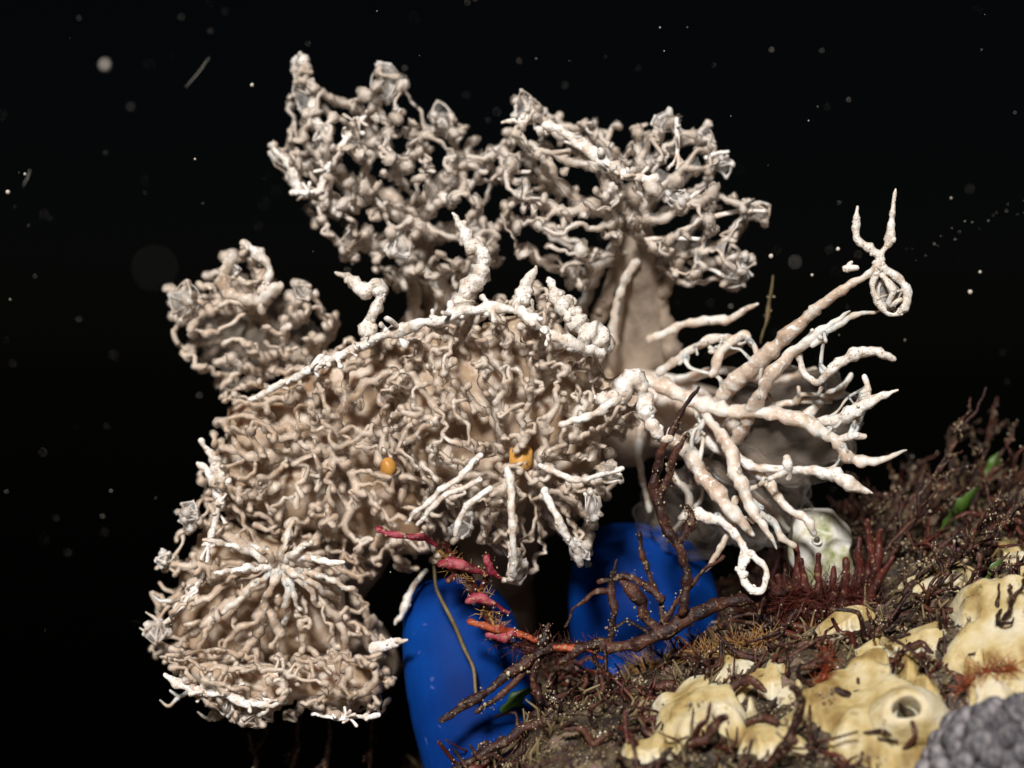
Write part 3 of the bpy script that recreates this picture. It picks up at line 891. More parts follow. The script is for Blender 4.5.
# the hood on the right: open net of thick tapering horns over a thin grey veil
hood = MB()
hood.tube(*trace([(640, 400, 11, 34), (680, 405, 9, 30), (710, 420, 7, 20), (735, 430, 6, 10)], 5), 12)
hood_ob = hood.build('hood', 'hood', slug)
HORNS = [
    ([(650, 380, 5, 9), (690, 398, 4, 10), (725, 410, 3, 10), (765, 413, 2, 9), (800, 420, 1, 9), (830, 436, 1, 8), (850, 456, 1, 7), (876, 461, 1, 5), (906, 450, 1, 1)], 'hood'),
    ([(705, 425, 6, 9), (722, 396, 4, 10), (742, 376, 3, 10), (770, 352, 2, 9), (805, 318, 1, 8), (842, 290, 0, 6), (862, 279, 0, 4), (878, 266, 0, 6)], 'hood'),
    ([(735, 440, 4, 8), (756, 404, 2, 8), (768, 380, 1, 8), (795, 350, 0.5, 7), (826, 329, 0, 6), (850, 311, 0, 1)], 'hood'),
    ([(812, 345, 0, 4), (838, 324, 0, 4), (860, 314, 0.5, 3), (880, 310, 1, 1.5)], 'hood'),
    ([(798, 352, 1, 4), (803, 370, 1, 4), (818, 383, 0.5, 4), (832, 368, 0, 6), (850, 357, 0, 7), (873, 351, 0, 7), (894, 358, 0, 4)], 'papilla'),
    ([(812, 424, 2, 5), (840, 418, 1, 8), (868, 402, 0, 7), (898, 390, 0, 1)], 'white'),
    ([(864, 404, 0.5, 5), (868, 392, 0.5, 4), (866, 377, 0.5, 3)], 'white'),
    ([(676, 440, 5, 9), (690, 455, 3, 10), (703, 476, 2, 10), (726, 504, 1, 9), (742, 522, 1, 7), (753, 535, 1, 3)], 'hood'),
    ([(702, 405, 4, 6), (712, 424, 3, 6), (728, 446, 2, 8), (736, 474, 1, 8), (752, 508, 0.5, 6), (765, 528, 0, 5), (776, 548, 0, 1)], 'hood'),
    ([(700, 438, 5, 8), (724, 450, 4, 7), (752, 466, 3, 5), (786, 470, 2, 5), (806, 470, 1, 5), (832, 474, 0.5, 9), (852, 486, 0, 8), (873, 493, 0, 1)], 'white'),
    ([(740, 460, 4, 6), (770, 484, 3, 6), (786, 506, 2, 5), (806, 521, 1, 5), (814, 534, 1, 4)], 'hood'),
    ([(680, 519, 3, 4), (692, 513, 2.5, 7), (712, 520, 2, 6), (728, 524, 1.5, 6), (742, 546, 1, 5), (745, 560, 0.5, 6)], 'white'),
    ([(735, 500, 2, 4), (728, 530, 2, 4), (716, 556, 2, 3), (704, 570, 2, 2)], 'hood'),
    ([(650, 340, 8, 5), (690, 322, 7, 5), (725, 320, 6, 5), (757, 304, 5, 2)], 'hood'),
    ([(660, 372, 6, 5), (690, 350, 5, 5), (715, 338, 5, 5), (740, 342, 5, 4), (716, 362, 5, 4)], 'hood'),
    ([(712, 375, 4, 5), (722, 350, 4, 5), (745, 335, 4, 5), (752, 345, 4, 3)], 'hood'),
    ([(668, 470, 6, 4), (690, 500, 5, 4), (668, 540, 5, 3)], 'hood'),
    ([(775, 530, 1, 2), (768, 518, 1, 4), (782, 536, 1, 4), (795, 546, 1, 3)], 'hood'),
    ([(838, 440, 1, 5), (852, 436, 0.5, 5), (864, 436, 0.5, 4)], 'white'),
    ([(788, 478, 1.5, 4), (787, 464, 1, 6), (787, 459, 1, 6)], 'white'),
    ([(655, 395, 8, 5), (640, 430, 8, 5), (640, 470, 8, 4), (650, 510, 8, 3)], 'hood'),
    ([(800, 420, 3, 5), (822, 400, 3, 5), (842, 388, 3, 4), (850, 375, 3, 3)], 'hood'),
    ([(760, 414, 3, 4), (790, 402, 3, 4), (830, 400, 3, 3)], 'hood'),
    ([(690, 455, 7, 7), (720, 475, 7, 6), (760, 500, 7, 5), (790, 530, 7, 4)], 'hood'),
    ([(680, 380, 8, 6), (720, 370, 8, 5), (770, 380, 8, 5), (815, 370, 7, 4)], 'hood'),
]
HP = []
for i, (rows, mt) in enumerate(HORNS):
    HP.append(trace(rows, 6)[0])
    h = papilla(hood_ob, rows, mat=mt, knobby=0.2, seed=100 + i, name='horn', wig=0.12)
rs = np.random.default_rng(55)
made = 0
while made < 26:                       # thin cross links between the horns
    i, j = rs.integers(0, len(HP), 2)
    if i == j: continue
    a = HP[i][rs.integers(1, max(2, int(len(HP[i]) * 0.7)))]; b = HP[j][rs.integers(1, max(2, int(len(HP[j]) * 0.8)))]
    d = np.linalg.norm(a - b)
    if not 1.0 < d < 3.8 or abs(a[0]) < 8.5: continue
    made += 1
    m1 = a * 0.66 + b * 0.34 + rs.normal(0, 0.3, 3); m2 = a * 0.33 + b * 0.67 + rs.normal(0, 0.3, 3)
    pl = smooth_path([a, m1, m2, b], 6)
    r0 = rs.uniform(0.10, 0.20)
    mb = MB(); mb.tube(pl, [r0 * (1.3 - 0.6 * math.sin(math.pi * k / (len(pl) - 1))) for k in range(len(pl))], 8, flat=rs.uniform(0.5, 1), rough=0.25)
    for k in range(2):
        q = pl[rs.integers(2, len(pl) - 2)]
        dd = rs.normal(0, 1, 3); dd[1] -= 0.6; dd /= np.linalg.norm(dd)
        mb.tube([q, q + dd * 0.25, q + dd * 0.5], [r0 * 0.8, r0 * 0.6, r0 * 0.75], 6, rough=0.2)
    mb.build('cross_link', 'hood', hood_ob)
# the branching antler at the end of the longest horn, with its bag
for i, rows in enumerate([[(876, 268, 0, 5), (880, 258, 0, 5), (866, 246, 0, 5), (857, 238, 0, 5), (857, 222, 0, 4), (858, 207, 0, 1)],
                          [(880, 256, 0, 5), (889, 240, 0, 5), (891, 222, 0, 4), (894, 205, 0, 3), (896, 189, 0, 1)],
                          [(878, 266, 0, 5), (893, 274, 0, 5), (906, 288, 0, 5), (906, 304, 0, 5), (894, 315, 0, 4), (880, 305, 0, 4), (873, 288, 0, 4), (877, 270, 0, 4)],
                          [(882, 275, -0.5, 4), (893, 290, -0.8, 4), (890, 304, -0.5, 4), (900, 300, -0.4, 4)], [(852, 262, 0, 1.5), (848, 267, 0, 4), (846, 269, 0, 5), (856, 268, 0, 4)],
                          [(744, 556, 0.5, 5), (742, 572, 0.3, 5), (750, 588, 0, 5), (762, 590, 0, 4), (766, 572, 0, 4), (756, 558, 0.3, 4), (745, 550, 0.5, 5)]]):
    papilla(hood_ob, rows, mat='white' if i > 3 else 'papilla', knobby=0.25, seed=140 + i, name='antler', wig=0.06)
vesicle(hood_ob, 890, 292, 0.3, 17, 21, 0.3, 77, 5)
for i, (px, py, y, rx, ry, rot) in enumerate([(782, 425, 6, 80, 60, 0.1), (750, 495, 7, 70, 50, -0.4), (690, 515, 9, 52, 46, 0)]):
    mb = MB()
    cr, sr = math.cos(rot), math.sin(rot)
    mb.blob(P(px, py, y), (rx * K, 3.0, ry * K), 48, 32, 0.34, 1.5, i * 3.3, np.array([[cr, 0, -sr], [0, 1, 0], [sr, 0, cr]]))
    mb.build('veil', 'veil', hood_ob)

# ------------------------------------------------------------------ sea squirts
def squirt(base, rows, mat, label, cat_group=None, name='sea_squirt', squash=0.85, seed=0, siph=None):
    """sac lofted through rows of (px, py, depth, half width px); returns the thing"""
    t = thing(name, base, label, 'sea squirt', cat_group)
    mb = MB()
    s = smooth_path([[*P(a, b, c), d * K] for a, b, c, d in rows], 8)
    sides = 28
    vs_, fc_ = [], []
    for i, q in enumerate(s):
        for j in range(sides):
            a = 2 * math.pi * j / sides
            d = np.array([math.cos(a), math.sin(a) * squash, 0])
            p = q[:3] + d * max(q[3], 0.02)
            p = p + (min(0.35, 0.06 * q[3]) * nv(p, 0.22, seed) if q[3] > 2.2 or mat == 'blue' else 0.30 * q[3] * nv(p, 0.75, seed))
            vs_.append(p)
    for i in range(len(s) - 1):
        for j in range(sides):
            k = (j + 1) % sides
            fc_.append((i * sides + j, (i + 1) * sides + j, (i + 1) * sides + k, i * sides + k))
    fc_.append(tuple(range(sides))); fc_.append(tuple((len(s) - 1) * sides + j for j in range(sides))[::-1])
    mb.add(vs_, fc_)
    b = mb.build('tunic', mat, t)
    for (px, py, y, r) in siph or []:
        m2 = MB()
        ring = [P(px, py, y) + np.array([math.cos(a) * r * K, 0.1 * math.sin(a * 2), math.sin(a) * r * K]) for a in np.linspace(0, 2 * math.pi, 15)]
        m2.tube(ring, 0.08, 6, cap=False)
        sp = m2.build('siphon', mat, t)
        m3 = MB(); m3.blob(P(px, py, y + 0.1), (r * K * 0.9, 0.12, r * K * 0.9), 10, 6, 0.05); m3.build('opening_shade', 'dark', sp)  # solid dark disc painted in place of the siphon's shaded hole
    return t

squirt(P(470, 800, 4), [(452, 578, 7, 4), (454, 580, 7, 24), (456, 586, 7, 38), (458, 600, 7, 50), (460, 625, 6.5, 60), (464, 660, 6, 65), (470, 700, 5.5, 66), (476, 740, 5, 64), (484, 790, 4.5, 56), (495, 840, 4, 45), (500, 880, 4, 30)],
       'blue', 'tall deep blue sea squirt crossed by a thin brown filament', seed=1)
squirt(P(640, 690, 10), [(632, 523, 11, 4), (633, 525, 11, 24), (635, 530, 11, 42), (638, 545, 11, 60), (640, 570, 10.5, 74), (642, 600, 10, 80), (644, 640, 10, 78), (644, 690, 9.5, 65), (644, 740, 9, 45)],
       'blue', 'rounded deep blue sea squirt behind dark forked fronds', seed=5)
squirt(P(820, 600, 6), [(812, 508, 6, 3), (814, 510, 6, 14), (817, 518, 6, 24), (820, 535, 6, 30), (822, 555, 6, 31), (824, 580, 6, 28), (826, 610, 6, 20)],
       'pale', 'small pale sea squirt with green patches below the horned hood', seed=9, siph=[(817, 540, 4.15, 4.5)])

mb = MB()
pts, rad = trace([(434, 566, 2.5, 2.0), (437, 590, 2.2, 2.0), (452, 620, 2, 2.2), (466, 650, 2, 2.2), (474, 675, 1.5, 2.0), (477, 700, 1, 2)], 6, 0.1)
mb.tube(pts, rad, 6)
tag(mb.build('algae_filament', 'olive', base=pts[-1]), 'thin brown filament hanging across the tall blue sea squirt', 'filament')

# ------------------------------------------------------------------ sponges encrusting the reef
def sponge(px, py, rx, ry, T, label, seed, group=None, name='encrusting_sponge', asp=None):
    c = on_reef(px, py)
    rs = np.random.default_rng(seed)
    nr, na = 30, 72
    vs_, fc_ = [], []
    R0x, R0y = rx * K, ry * K
    for i in range(nr + 1):
        r = i / nr
        for j in range(na):
            a = 2 * math.pi * j / na
            w = 1 + 0.45 * nz((math.cos(a) * 1.3, math.sin(a) * 1.3, 0), 1.0, seed) + 0.30 * nz((math.cos(a) * 3, math.sin(a) * 3, 0), 1.0, seed + 4)
            x = c[0] + math.cos(a) * R0x * r * w
            y = c[1] + math.sin(a) * R0y * r * w
            prof = (1 - r ** 3.2) ** 0.55 if r < 1 else 0
            z = reef_base(x, y) * 0.55 + reef_z(x, y) * 0.45
            z = z + T * prof * (1 + 0.35 * nz((x, y, 0), 0.35, seed)) - 0.5 + 0.25 * nz((x, y, 0), 0.9, seed)
            isl = sstep(-0.34, -0.10, nz((x, y, 0), 0.30, seed + 2) + 0.5 * nz((x, y, 0), 0.8, seed + 3) + (0.5 if r < 0.35 else 0))
            z = z * isl + (reef_z(x, y) - 0.9) * (1 - isl)
            if r == 1: z = reef_z(x, y) - 1.2
            vs_.append((x, y, z))
    for i in range(nr):
        for j in range(na):
            k = (j + 1) % na
            fc_.append((i * na + j, (i + 1) * na + j, (i + 1) * na + k, i * na + k))
    mb = MB(); mb.add(vs_, fc_)
    t = thing(name, c, label, 'sponge', group)
    mb.build('crust', 'sponge', t)
    return t, c

def osculum(t, px, py, y, R, r, h, n):
    """raised chimney with a real hollow and a painted pit; n = outward axis"""
    c = P(px, py, y)
    n = np.asarray(n, float); n /= np.linalg.norm(n)
    u = np.cross(n, (0, 0, 1)); u /= np.linalg.norm(u)
    w = np.cross(n, u)
    prof = [(R, -0.9 * h), (R * 0.85, -0.15 * h), (R * 0.65, 0.45 * h), (r * 1.6, 0.9 * h), (r * 1.2, h), (r, 0.85 * h), (r * 0.92, 0.3 * h), (r * 0.85, -0.8 * h), (r * 0.5, -1.5 * h)]
    sp = smooth_path(prof, 3)
    sides = 26
    vs_, fc_ = [], []
    for i, (rr, hh) in enumerate(sp):
        for j in range(sides):
            a = 2 * math.pi * j / sides
            k = 1 + 0.12 * math.sin(a * 2 + 1) + 0.05 * math.sin(3 * a)
            vs_.append(c + n * hh + (u * math.cos(a) + w * math.sin(a)) * rr * k)
    for i in range(len(sp) - 1):
        for j in range(sides):
            k = (j + 1) % sides
            fc_.append((i * sides + j, i * sides + k, (i + 1) * sides + k, (i + 1) * sides + j))
    mb = MB(); mb.add(vs_, fc_)
    o = mb.build('osculum', 'sponge', t)
    m2 = MB(); m2.blob(c - n * 0.75 * h, (r * 0.95,) * 3, 12, 8, 0.05); m2.build('pit_shade', 'dark', o)  # dark ball inside the chimney, its colour replaces the shade down there
    return o

SP = [
    (872, 728, 78, 70, 2.2, 'large cream sponge with one dark round pore on a raised chimney'),
    (1000, 622, 62, 60, 2.2, 'smooth cream sponge lump above the grey beaded coral'),
    (706, 715, 52, 50, 2.0, 'cream sponge patch half buried in silt beside dark curled fronds'),
    (845, 632, 40, 40, 1.5, 'small yellowish sponge patch beside the red bristly filament'),
    (770, 752, 34, 32, 1.7, 'cream sponge lobe hemmed by curled maroon fronds'),
    (985, 690, 40, 36, 1.4, 'cream sponge patch fringed by fine red hairs'),
    (905, 655, 44, 30, 1.1, 'thin cream sponge ledge behind the pored sponge'),
    (940, 578, 42, 40, 1.1, 'pale sponge crust under dark diagonal twigs'),
    (650, 757, 36, 32, 1.4, 'silty yellow sponge bump low on the reef'),
    (770, 690, 30, 26, 1.0, 'small cream sponge bump with a maroon curl above'),
    (1012, 560, 30, 40, 1.0, 'small cream sponge crust high on the reef slope'),
    (735, 665, 26, 30, 0.9, 'narrow amber sponge crust below the fringed filaments'),
]
spo = [sponge(a, b, c, d, e, l, 200 + i * 7) for i, (a, b, c, d, e, l) in enumerate(SP)]
t0, c0 = spo[0]
pp = on_reef(908, 716)
osculum(t0, 906, 714, pp[1] - 1.9, 2.3, 0.72, 0.9, (-0.1, -0.82, 0.55))

# ------------------------------------------------------------------ grey beaded coral in the corner
cc = on_reef(1002, 752)
cc = cc + np.array([1.0, -1.5, -1.0])
ct = thing('beaded_coral', cc, 'grey coral lump covered with rounded beads in rows', 'coral')
mb = MB(); rx3 = np.array([5.2, 4.0, 3.9]); mb.blob(cc, rx3 * 0.95, 26, 18, 0.10); mb.build('colony', 'coral_base', ct)
bead = MB()
bead.blob((0, 0, 0), (0.80, 0.66, 0.55), 12, 8, 0.22)
bead_me = None
npol = 0
for i in range(150):
    ph = math.acos(1 - 2 * (i + 0.5) / 150)
    th = math.pi * (1 + 5 ** 0.5) * i
    d = np.array([math.cos(th) * math.sin(ph), math.sin(th) * math.sin(ph), math.cos(ph)])
    if d[1] > 0.45 or d[2] < -0.75:
        continue
    p = cc + d * rx3
    nrm = d / rx3; nrm /= np.linalg.norm(nrm)
    if bead_me is None:
        o = bead.build('polyp', 'coral', ct, base=(0, 0, 0))
        bead_me = o.data
    else:
        o = bpy.data.objects.new('polyp', bead_me)
        COL.objects.link(o); o.parent = ct
    o.location = (p - cc) * MM
    o.rotation_euler = Vector(nrm).to_track_quat('Z', 'X').to_euler()
    s = rng.uniform(0.75, 1.2)
    o.scale = (s, s * rng.uniform(0.8, 1.1), s * rng.uniform(0.7, 1.5))
    npol += 1

# ------------------------------------------------------------------ fronds, twigs and turf
def grains_on(mb, pts, rad, n, rs, s=(0.02, 0.075)):
    for k in range(int(n * 2.2)):
        i = rs.integers(0, len(pts))
        if nz(pts[i], 0.6, 6.6) < rs.uniform(-0.25, 0.25): continue
        d = rs.normal(0, 1, 3); d[1] -= 0.6; d /= np.linalg.norm(d)
        r = rs.uniform(*s) * (2.0 if rs.random() < 0.06 else 1)
        mb.blob(pts[i] + d * (rad[i] + r * 0.3) + rs.normal(0, 0.08, 3), r * rs.uniform(0.6, 1.5, 3), 5, 4, 0.5, 1, k)

def bristles(rows, label, mat, n, L, seed, name, cat='algae', core=2.0, group=None):
    rs = np.random.default_rng(seed)
    pts, rad = trace(rows, 8, 0.12)
    t = thing(name, pts[0], label, cat, group)
    mb = MB(); mb.tube(pts, core * K, 6); st = mb.build('stem', mat, t)
    hb = MB()
    for k in range(n * 2):
        p = pts[rs.integers(0, len(pts))] + rs.normal(0, 0.12, 3)
        d = rs.normal(0, 1, 3); d[2] += 0.3; d[1] -= 0.2; d /= np.linalg.norm(d)
        l = L * K * rs.uniform(0.5, 1.2)
        hb.tube([p, p + d * l * 0.5 + rs.normal(0, 0.08, 3), p + d * l], [0.024, 0.02, 0.010], 4, cap=False)
    tag(hb.build('bristles', mat, t), kind='stuff')
    return t

def frond(branches, label, mat='brown', grains=0, seed=0, name='brown_frond', cat='algae', group=None, wig=0.18, flat=0.7, per=5):
    """branches: traced rows each; the first is the stem"""
    rs = np.random.default_rng(seed)
    base = P(*branches[0][0][:3])
    t = thing(name, base, label, cat, group)
    g = MB()
    for k, rows in enumerate(branches):
        pts, rad = trace(rows, per + 3, wig, 0.7)
        pts = np.array([p + wig * 0.6 * nv(p, 1.9, seed) for p in pts])
        rad = np.array([r * (1 + 0.3 * nz(p, 1.5, seed)) for r, p in zip(rad, pts)])
        mb = MB(); mb.tube(pts, rad * 0.82, 8, flat=flat, rough=0.35, rf=1.6)
        mb.build('stem' if k == 0 else 'branch', mat, t)
        if grains: grains_on(g, pts, rad, grains, rs)
    if g.n:
        tag(g.build('sand_crust', 'grain', t), kind='stuff')
    return t

frond([[(560, 662, 0, 5), (590, 645, 0, 7), (625, 648, 0, 7), (655, 636, 0, 9), (690, 618, 0, 9), (720, 605, 0.5, 8), (760, 596, 1, 6), (790, 590, 2, 4)],
       [(657, 634, 0, 7), (645, 612, 0, 8), (636, 594, 0, 8), (622, 582, 0, 4)], [(660, 600, 0, 5), (645, 584, 0, 5), (622, 577, 0, 5), (600, 583, 0, 3)],
       [(612, 648, 0, 4), (613, 615, 0, 4), (612, 585, 0, 5), (617, 561, 0, 2)], [(612, 590, 0, 4), (595, 594, 0, 3), (575, 610, 0, 2), (565, 625, 0, 2)],
       [(665, 626, 0, 5), (655, 590, 0.5, 3), (644, 562, 1, 5), (640, 535, 1, 4)], [(663, 622, 0, 5), (680, 597, 0, 4), (700, 577, 0, 3), (722, 555, 0, 2)],
       [(655, 640, 0, 4), (630, 620, 0, 3), (610, 630, 0, 3)]],
      'dark forked maroon frond spread in front of the rounded blue sea squirt', grains=10, seed=1)
frond([[(682, 612, -0.5, 5), (686, 580, -0.5, 6), (680, 552, -0.5, 6), (668, 524, -0.5, 6), (658, 498, -0.5, 6), (655, 474, -0.5, 6), (668, 440, -1, 5), (682, 412, -1, 4), (698, 388, -1, 2)],
       [(660, 500, -0.5, 5), (670, 470, -0.8, 5), (680, 445, -1, 4), (688, 432, -1, 2)], [(676, 545, -0.5, 5), (690, 520, -0.5, 5), (686, 505, -0.5, 3)]],
      'upright maroon frond with sandy base between the pale lobes and the hood', grains=26, seed=2)
frond([[(580, 645, 0.5, 5), (545, 650, 0, 6), (512, 672, -0.5, 6), (478, 696, -1, 6), (442, 722, -1.5, 4)], [(535, 655, 0, 5), (505, 690, -0.5, 4), (478, 712, -1, 3)],
       [(540, 700, 0, 5), (533, 670, 0, 6), (542, 640, 0, 6), (548, 625, 0, 4)]],
      'sandy brown frond reaching left across the tall blue sea squirt', grains=30, seed=3)
frond([[(590, 700, -1, 5), (555, 715, -1.5, 5), (515, 735, -2, 6), (480, 755, -2.5, 5), (446, 775, -3, 3)], [(560, 712, -1.5, 4), (548, 690, -1.5, 3), (552, 676, -1.5, 2)]],
      'lower sandy brown frond along the foot of the tall blue sea squirt', grains=36, seed=4)
FING = [((793, 600), (797, 545)), ((818, 605), (819, 555)), ((836, 610), (846, 562)), ((860, 610), (874, 545)), ((875, 600), (868, 520)), ((850, 600), (890, 558)), ((778, 605), (780, 575)), ((806, 606), (802, 560)), ((828, 606), (834, 570)), ((856, 604), (858, 540)), ((866, 604), (880, 530))]
for i, (a, b) in enumerate(FING):
    y = 2.6 - 0.3 * (i % 3)
    x0 = P(a[0], a[1], y)[0]
    a = pix((x0, y, reef_z(x0, y) - 0.3))
    frond([[(a[0], a[1], y, 5), ((a[0] + b[0]) / 2 + 2, (a[1] + b[1]) / 2, y - 0.3, 6), (b[0], b[1], y - 0.6, 4)]],
          'stubby maroon finger frond in front of the small pale sea squirt', mat='redbrown', grains=3, seed=20 + i, name='finger_frond', group='maroon finger fronds', flat=0.8)
# curled maroon fronds between the cream sponges
for i, rows in enumerate([[(724, 695), (738, 684), (752, 680), (764, 690)], [(788, 740), (797, 720), (800, 700), (790, 688)], [(800, 668), (818, 664), (828, 656)], [(690, 745), (706, 738), (716, 722), (724, 716)],
                          [(748, 720), (762, 716), (776, 724)], [(770, 764), (782, 748), (796, 740)], [(868, 690), (850, 694), (838, 690)], [(640, 690), (668, 684), (692, 690)]]):
    ps = []
    y = on_reef(*rows[0])[1] - 1.4
    for k, q in enumerate(rows):
        ps.append((q[0], q[1], y - 0.3 * k, 6 - abs(k - 1)))
    frond([ps], ['curled maroon frond bridging the silt beside the small cream sponge bump', 'long hooked maroon frond between the hemmed sponge lobe and the pored sponge',
                 'short curled maroon frond above the pored sponge', 'curled maroon frond lying on the half buried sponge patch', 'arched maroon frond atop the hemmed sponge lobe',
                 'maroon frond curling at the foot of the hemmed sponge lobe', 'curled maroon frond on the upper edge of the pored sponge', 'straight dark frond lying along the silt above the half buried sponge'][i],
          grains=4, seed=40 + i, name='curled_frond', group='curled maroon fronds')

# many diagonal twigs on the reef's upper slope
TW = [((880, 575), (988, 392)), ((850, 600), (940, 490)), ((905, 600), (938, 548)), ((925, 585), (1000, 530)), ((965, 585), (1022, 492)), ((890, 560), (925, 470)), ((935, 540), (985, 450)), ((960, 530), (1016, 430)),
      ((985, 560), (1028, 470)), ((870, 555), (880, 490)), ((905, 540), (955, 455)), ((995, 520), (1020, 450)), ((848, 570), (862, 500)), ((915, 620), (960, 560)), ((870, 640), (905, 600)), ((940, 500), (960, 430)),
      ((880, 620), (930, 560)), ((1000, 600), (1030, 555)), ((860, 680), (885, 640)), ((930, 560), (1010, 500)), ((975, 500), (995, 420)), ((900, 520), (915, 450)), ((955, 610), (1005, 560)), ((985, 640), (1015, 600))]
for i, (a, b) in enumerate(TW):
    rs = np.random.default_rng(300 + i)
    pa = on_reef(*a); y = pa[1]
    dy = rs.uniform(-3, 4)
    a = pix(pa)
    rows = []
    for t in np.linspace(0, 1, 5):
        rows.append((a[0] + (b[0] - a[0]) * t + rs.normal(0, 4), a[1] + (b[1] - a[1]) * t + rs.normal(0, 4) + (10 if t == 0 else 0), y + dy * t, 4.2 * (1 - 0.6 * t)))
    br = [rows]
    for k in range(rs.integers(3, 7)):
        j = rs.integers(1, 4)
        q = rows[j]
        an = math.atan2(b[1] - a[1], b[0] - a[0]) + rs.uniform(-0.9, 0.9)
        L = rs.uniform(18, 45)
        br.append([q[:3] + (2.6,), (q[0] + math.cos(an) * L * 0.5, q[1] + math.sin(an) * L * 0.5 - 2, q[2] + rs.uniform(-1, 1), 2.2), (q[0] + math.cos(an) * L, q[1] + math.sin(an) * L, q[2] + rs.uniform(-2, 2), 1.2)])
    lb = {0: 'tallest dark brown twig, reaching highest above the reef crest', 1: 'dark brown twig leaning out beside the small pale sea squirt', 18: 'short dark brown twig on the upper edge of the pored sponge',
          14: 'short dark brown twig beside the small yellowish sponge patch', 23: 'forked dark twig standing in front of the smooth cream sponge lump', 13: 'dark brown twig growing over the thin sponge ledge',
          22: 'dark brown twig rising behind the smooth cream sponge lump', 17: 'dark brown twig beside the small high sponge crust'}.get(i, 'dark brown branching twig dusted with silt on the upper reef slope')
    frond(br, lb, grains=11, seed=60 + i, name='brown_twig', group='brown twigs on the reef crest', flat=0.9, wig=0.25)
# hanging stems in the dark below the lower left lobe
for i, (a, b) in enumerate([((285, 790), (300, 700)), ((318, 800), (330, 715)), ((255, 780), (248, 730)), ((365, 790), (372, 712))]):
    frond([[(a[0], a[1] + 60, 9, 4), (a[0], a[1], 8, 4), ((a[0] + b[0]) / 2 + 3, (a[1] + b[1]) / 2, 8, 4), (b[0], b[1], 7, 2)], [(a[0], a[1] - 30, 8, 3), (a[0] + 12, a[1] - 52, 8, 1.5)]],
          'dim maroon stem rising under the lower lobe beside the tall blue sea squirt', grains=3, seed=90 + i, name='dim_stem', group='dim stems under the lower lobe')

# pink and orange tuft between the two blue sea squirts
frond([[(500, 640, 1, 5), (480, 600, 1, 5), (462, 570, 0.5, 5), (445, 545, 0, 4)], [(462, 570, 0.5, 4), (448, 580, 0, 4)], [(485, 605, 1, 6), (470, 590, 0.5, 5)], [(482, 590, 1, 4), (488, 565, 0.5, 5), (486, 555, 0.5, 4)]],
      'ruddy maroon tuft rising between the two blue sea squirts', mat='redbrown', grains=14, seed=120, name='amber_tuft')
bristles([(440, 550, 0.3, 2), (462, 572, 0.6, 2), (482, 600, 0.8, 2), (500, 640, 0.6, 2)], 'fine amber fuzz wrapped round the ruddy tuft', 'amber', 110, 17, 9, 'amber_fuzz')
bristles([(500, 640, 0.6, 2), (530, 648, 0.4, 2), (560, 652, 0.4, 2), (600, 650, 0.5, 2)], 'dark maroon fuzz under the orange red fronds', 'redbrown', 120, 22, 10, 'maroon_fuzz')
for i, (rows, mt, lb) in enumerate([([(378, 530, -0.5, 5), (388, 534, -0.5, 3.5), (405, 536, -0.5, 4.5), (424, 538, -0.5, 5)], 'pink', 'slim pink club beside the star of tan rods'),
                                    ([(440, 566, 0, 5), (455, 564, 0, 7), (474, 568, 0, 4)], 'pink', 'stubby crimson frond atop the amber tuft'),
                                    ([(468, 600, 0, 4), (482, 599, 0, 6), (494, 604, 0, 4)], 'pink', 'crimson nub in the middle of the amber tuft'),
                                    ([(472, 622, -0.5, 4), (495, 628, -0.5, 6), (518, 634, 0, 5), (535, 640, 0, 3)], 'orange', 'orange red frond pointing left over the tall blue sea squirt'),
                                    ([(486, 556, 0, 5), (488, 570, 0, 5)], 'pink', 'small upright crimson frond under the big lacy lobe'),
                                    ([(552, 648, 0, 4), (570, 649, 0, 4), (588, 650, 0, 3)], 'orange', 'short orange red frond under the dark forked frond'),
                                    ([(488, 634, -0.3, 5), (505, 637, -0.3, 6), (512, 632, -0.3, 4)], 'pink', 'crimson frond tucked under the orange red frond')]):
    if len(rows) == 2: rows = [rows[0], tuple((np.array(rows[0]) + np.array(rows[1])) / 2), rows[1]]
    frond([rows, [tuple(rows[-1]), (rows[-1][0] + 14, rows[-1][1] + 8, rows[-1][2] + 0.5, 2)]], lb, mat=mt, grains=3, seed=130 + i, name='red_frond', flat=0.8)

# bristly filaments and fringes
def rrow(pl, lift=1.2, r=2):
    return [(a, b, on_reef(a, b)[1] - lift, r) for a, b in pl]
bristles(rrow([(750, 622), (775, 620), (800, 628), (822, 640), (826, 665), (820, 690)]), 'red bristly filament curling down over the yellowish sponge', 'red', 240, 16, 1, 'bristly_filament', core=2.6)
bristles(rrow([(630, 668), (665, 662), (700, 655), (735, 648), (765, 640)]), 'amber hairy fringe below the dark forked frond', 'amber', 260, 26, 2, 'hairy_fringe')
bristles(rrow([(760, 615), (790, 600), (815, 610)]), 'dense maroon tuft of hairs around the finger fronds', 'redbrown', 260, 30, 3, 'hairy_tuft')
bristles([(768, 612, 2.2, 2), (800, 600, 2.0, 2), (830, 597, 2.0, 2), (862, 598, 2.2, 2)], 'dense maroon hair bed hiding the foot of the small pale sea squirt', 'redbrown', 420, 34, 12, 'hair_bed')
bristles(rrow([(960, 690), (985, 672), (1015, 668)]), 'fine red hairs on the sponge patch above the grey coral', 'red', 70, 22, 4, 'red_hairs', core=1.0)
bristles(rrow([(860, 670), (890, 662), (925, 655)]), 'thin maroon hairs along the ledge behind the pored sponge', 'redbrown', 70, 12, 5, 'maroon_hairs', core=1.6)

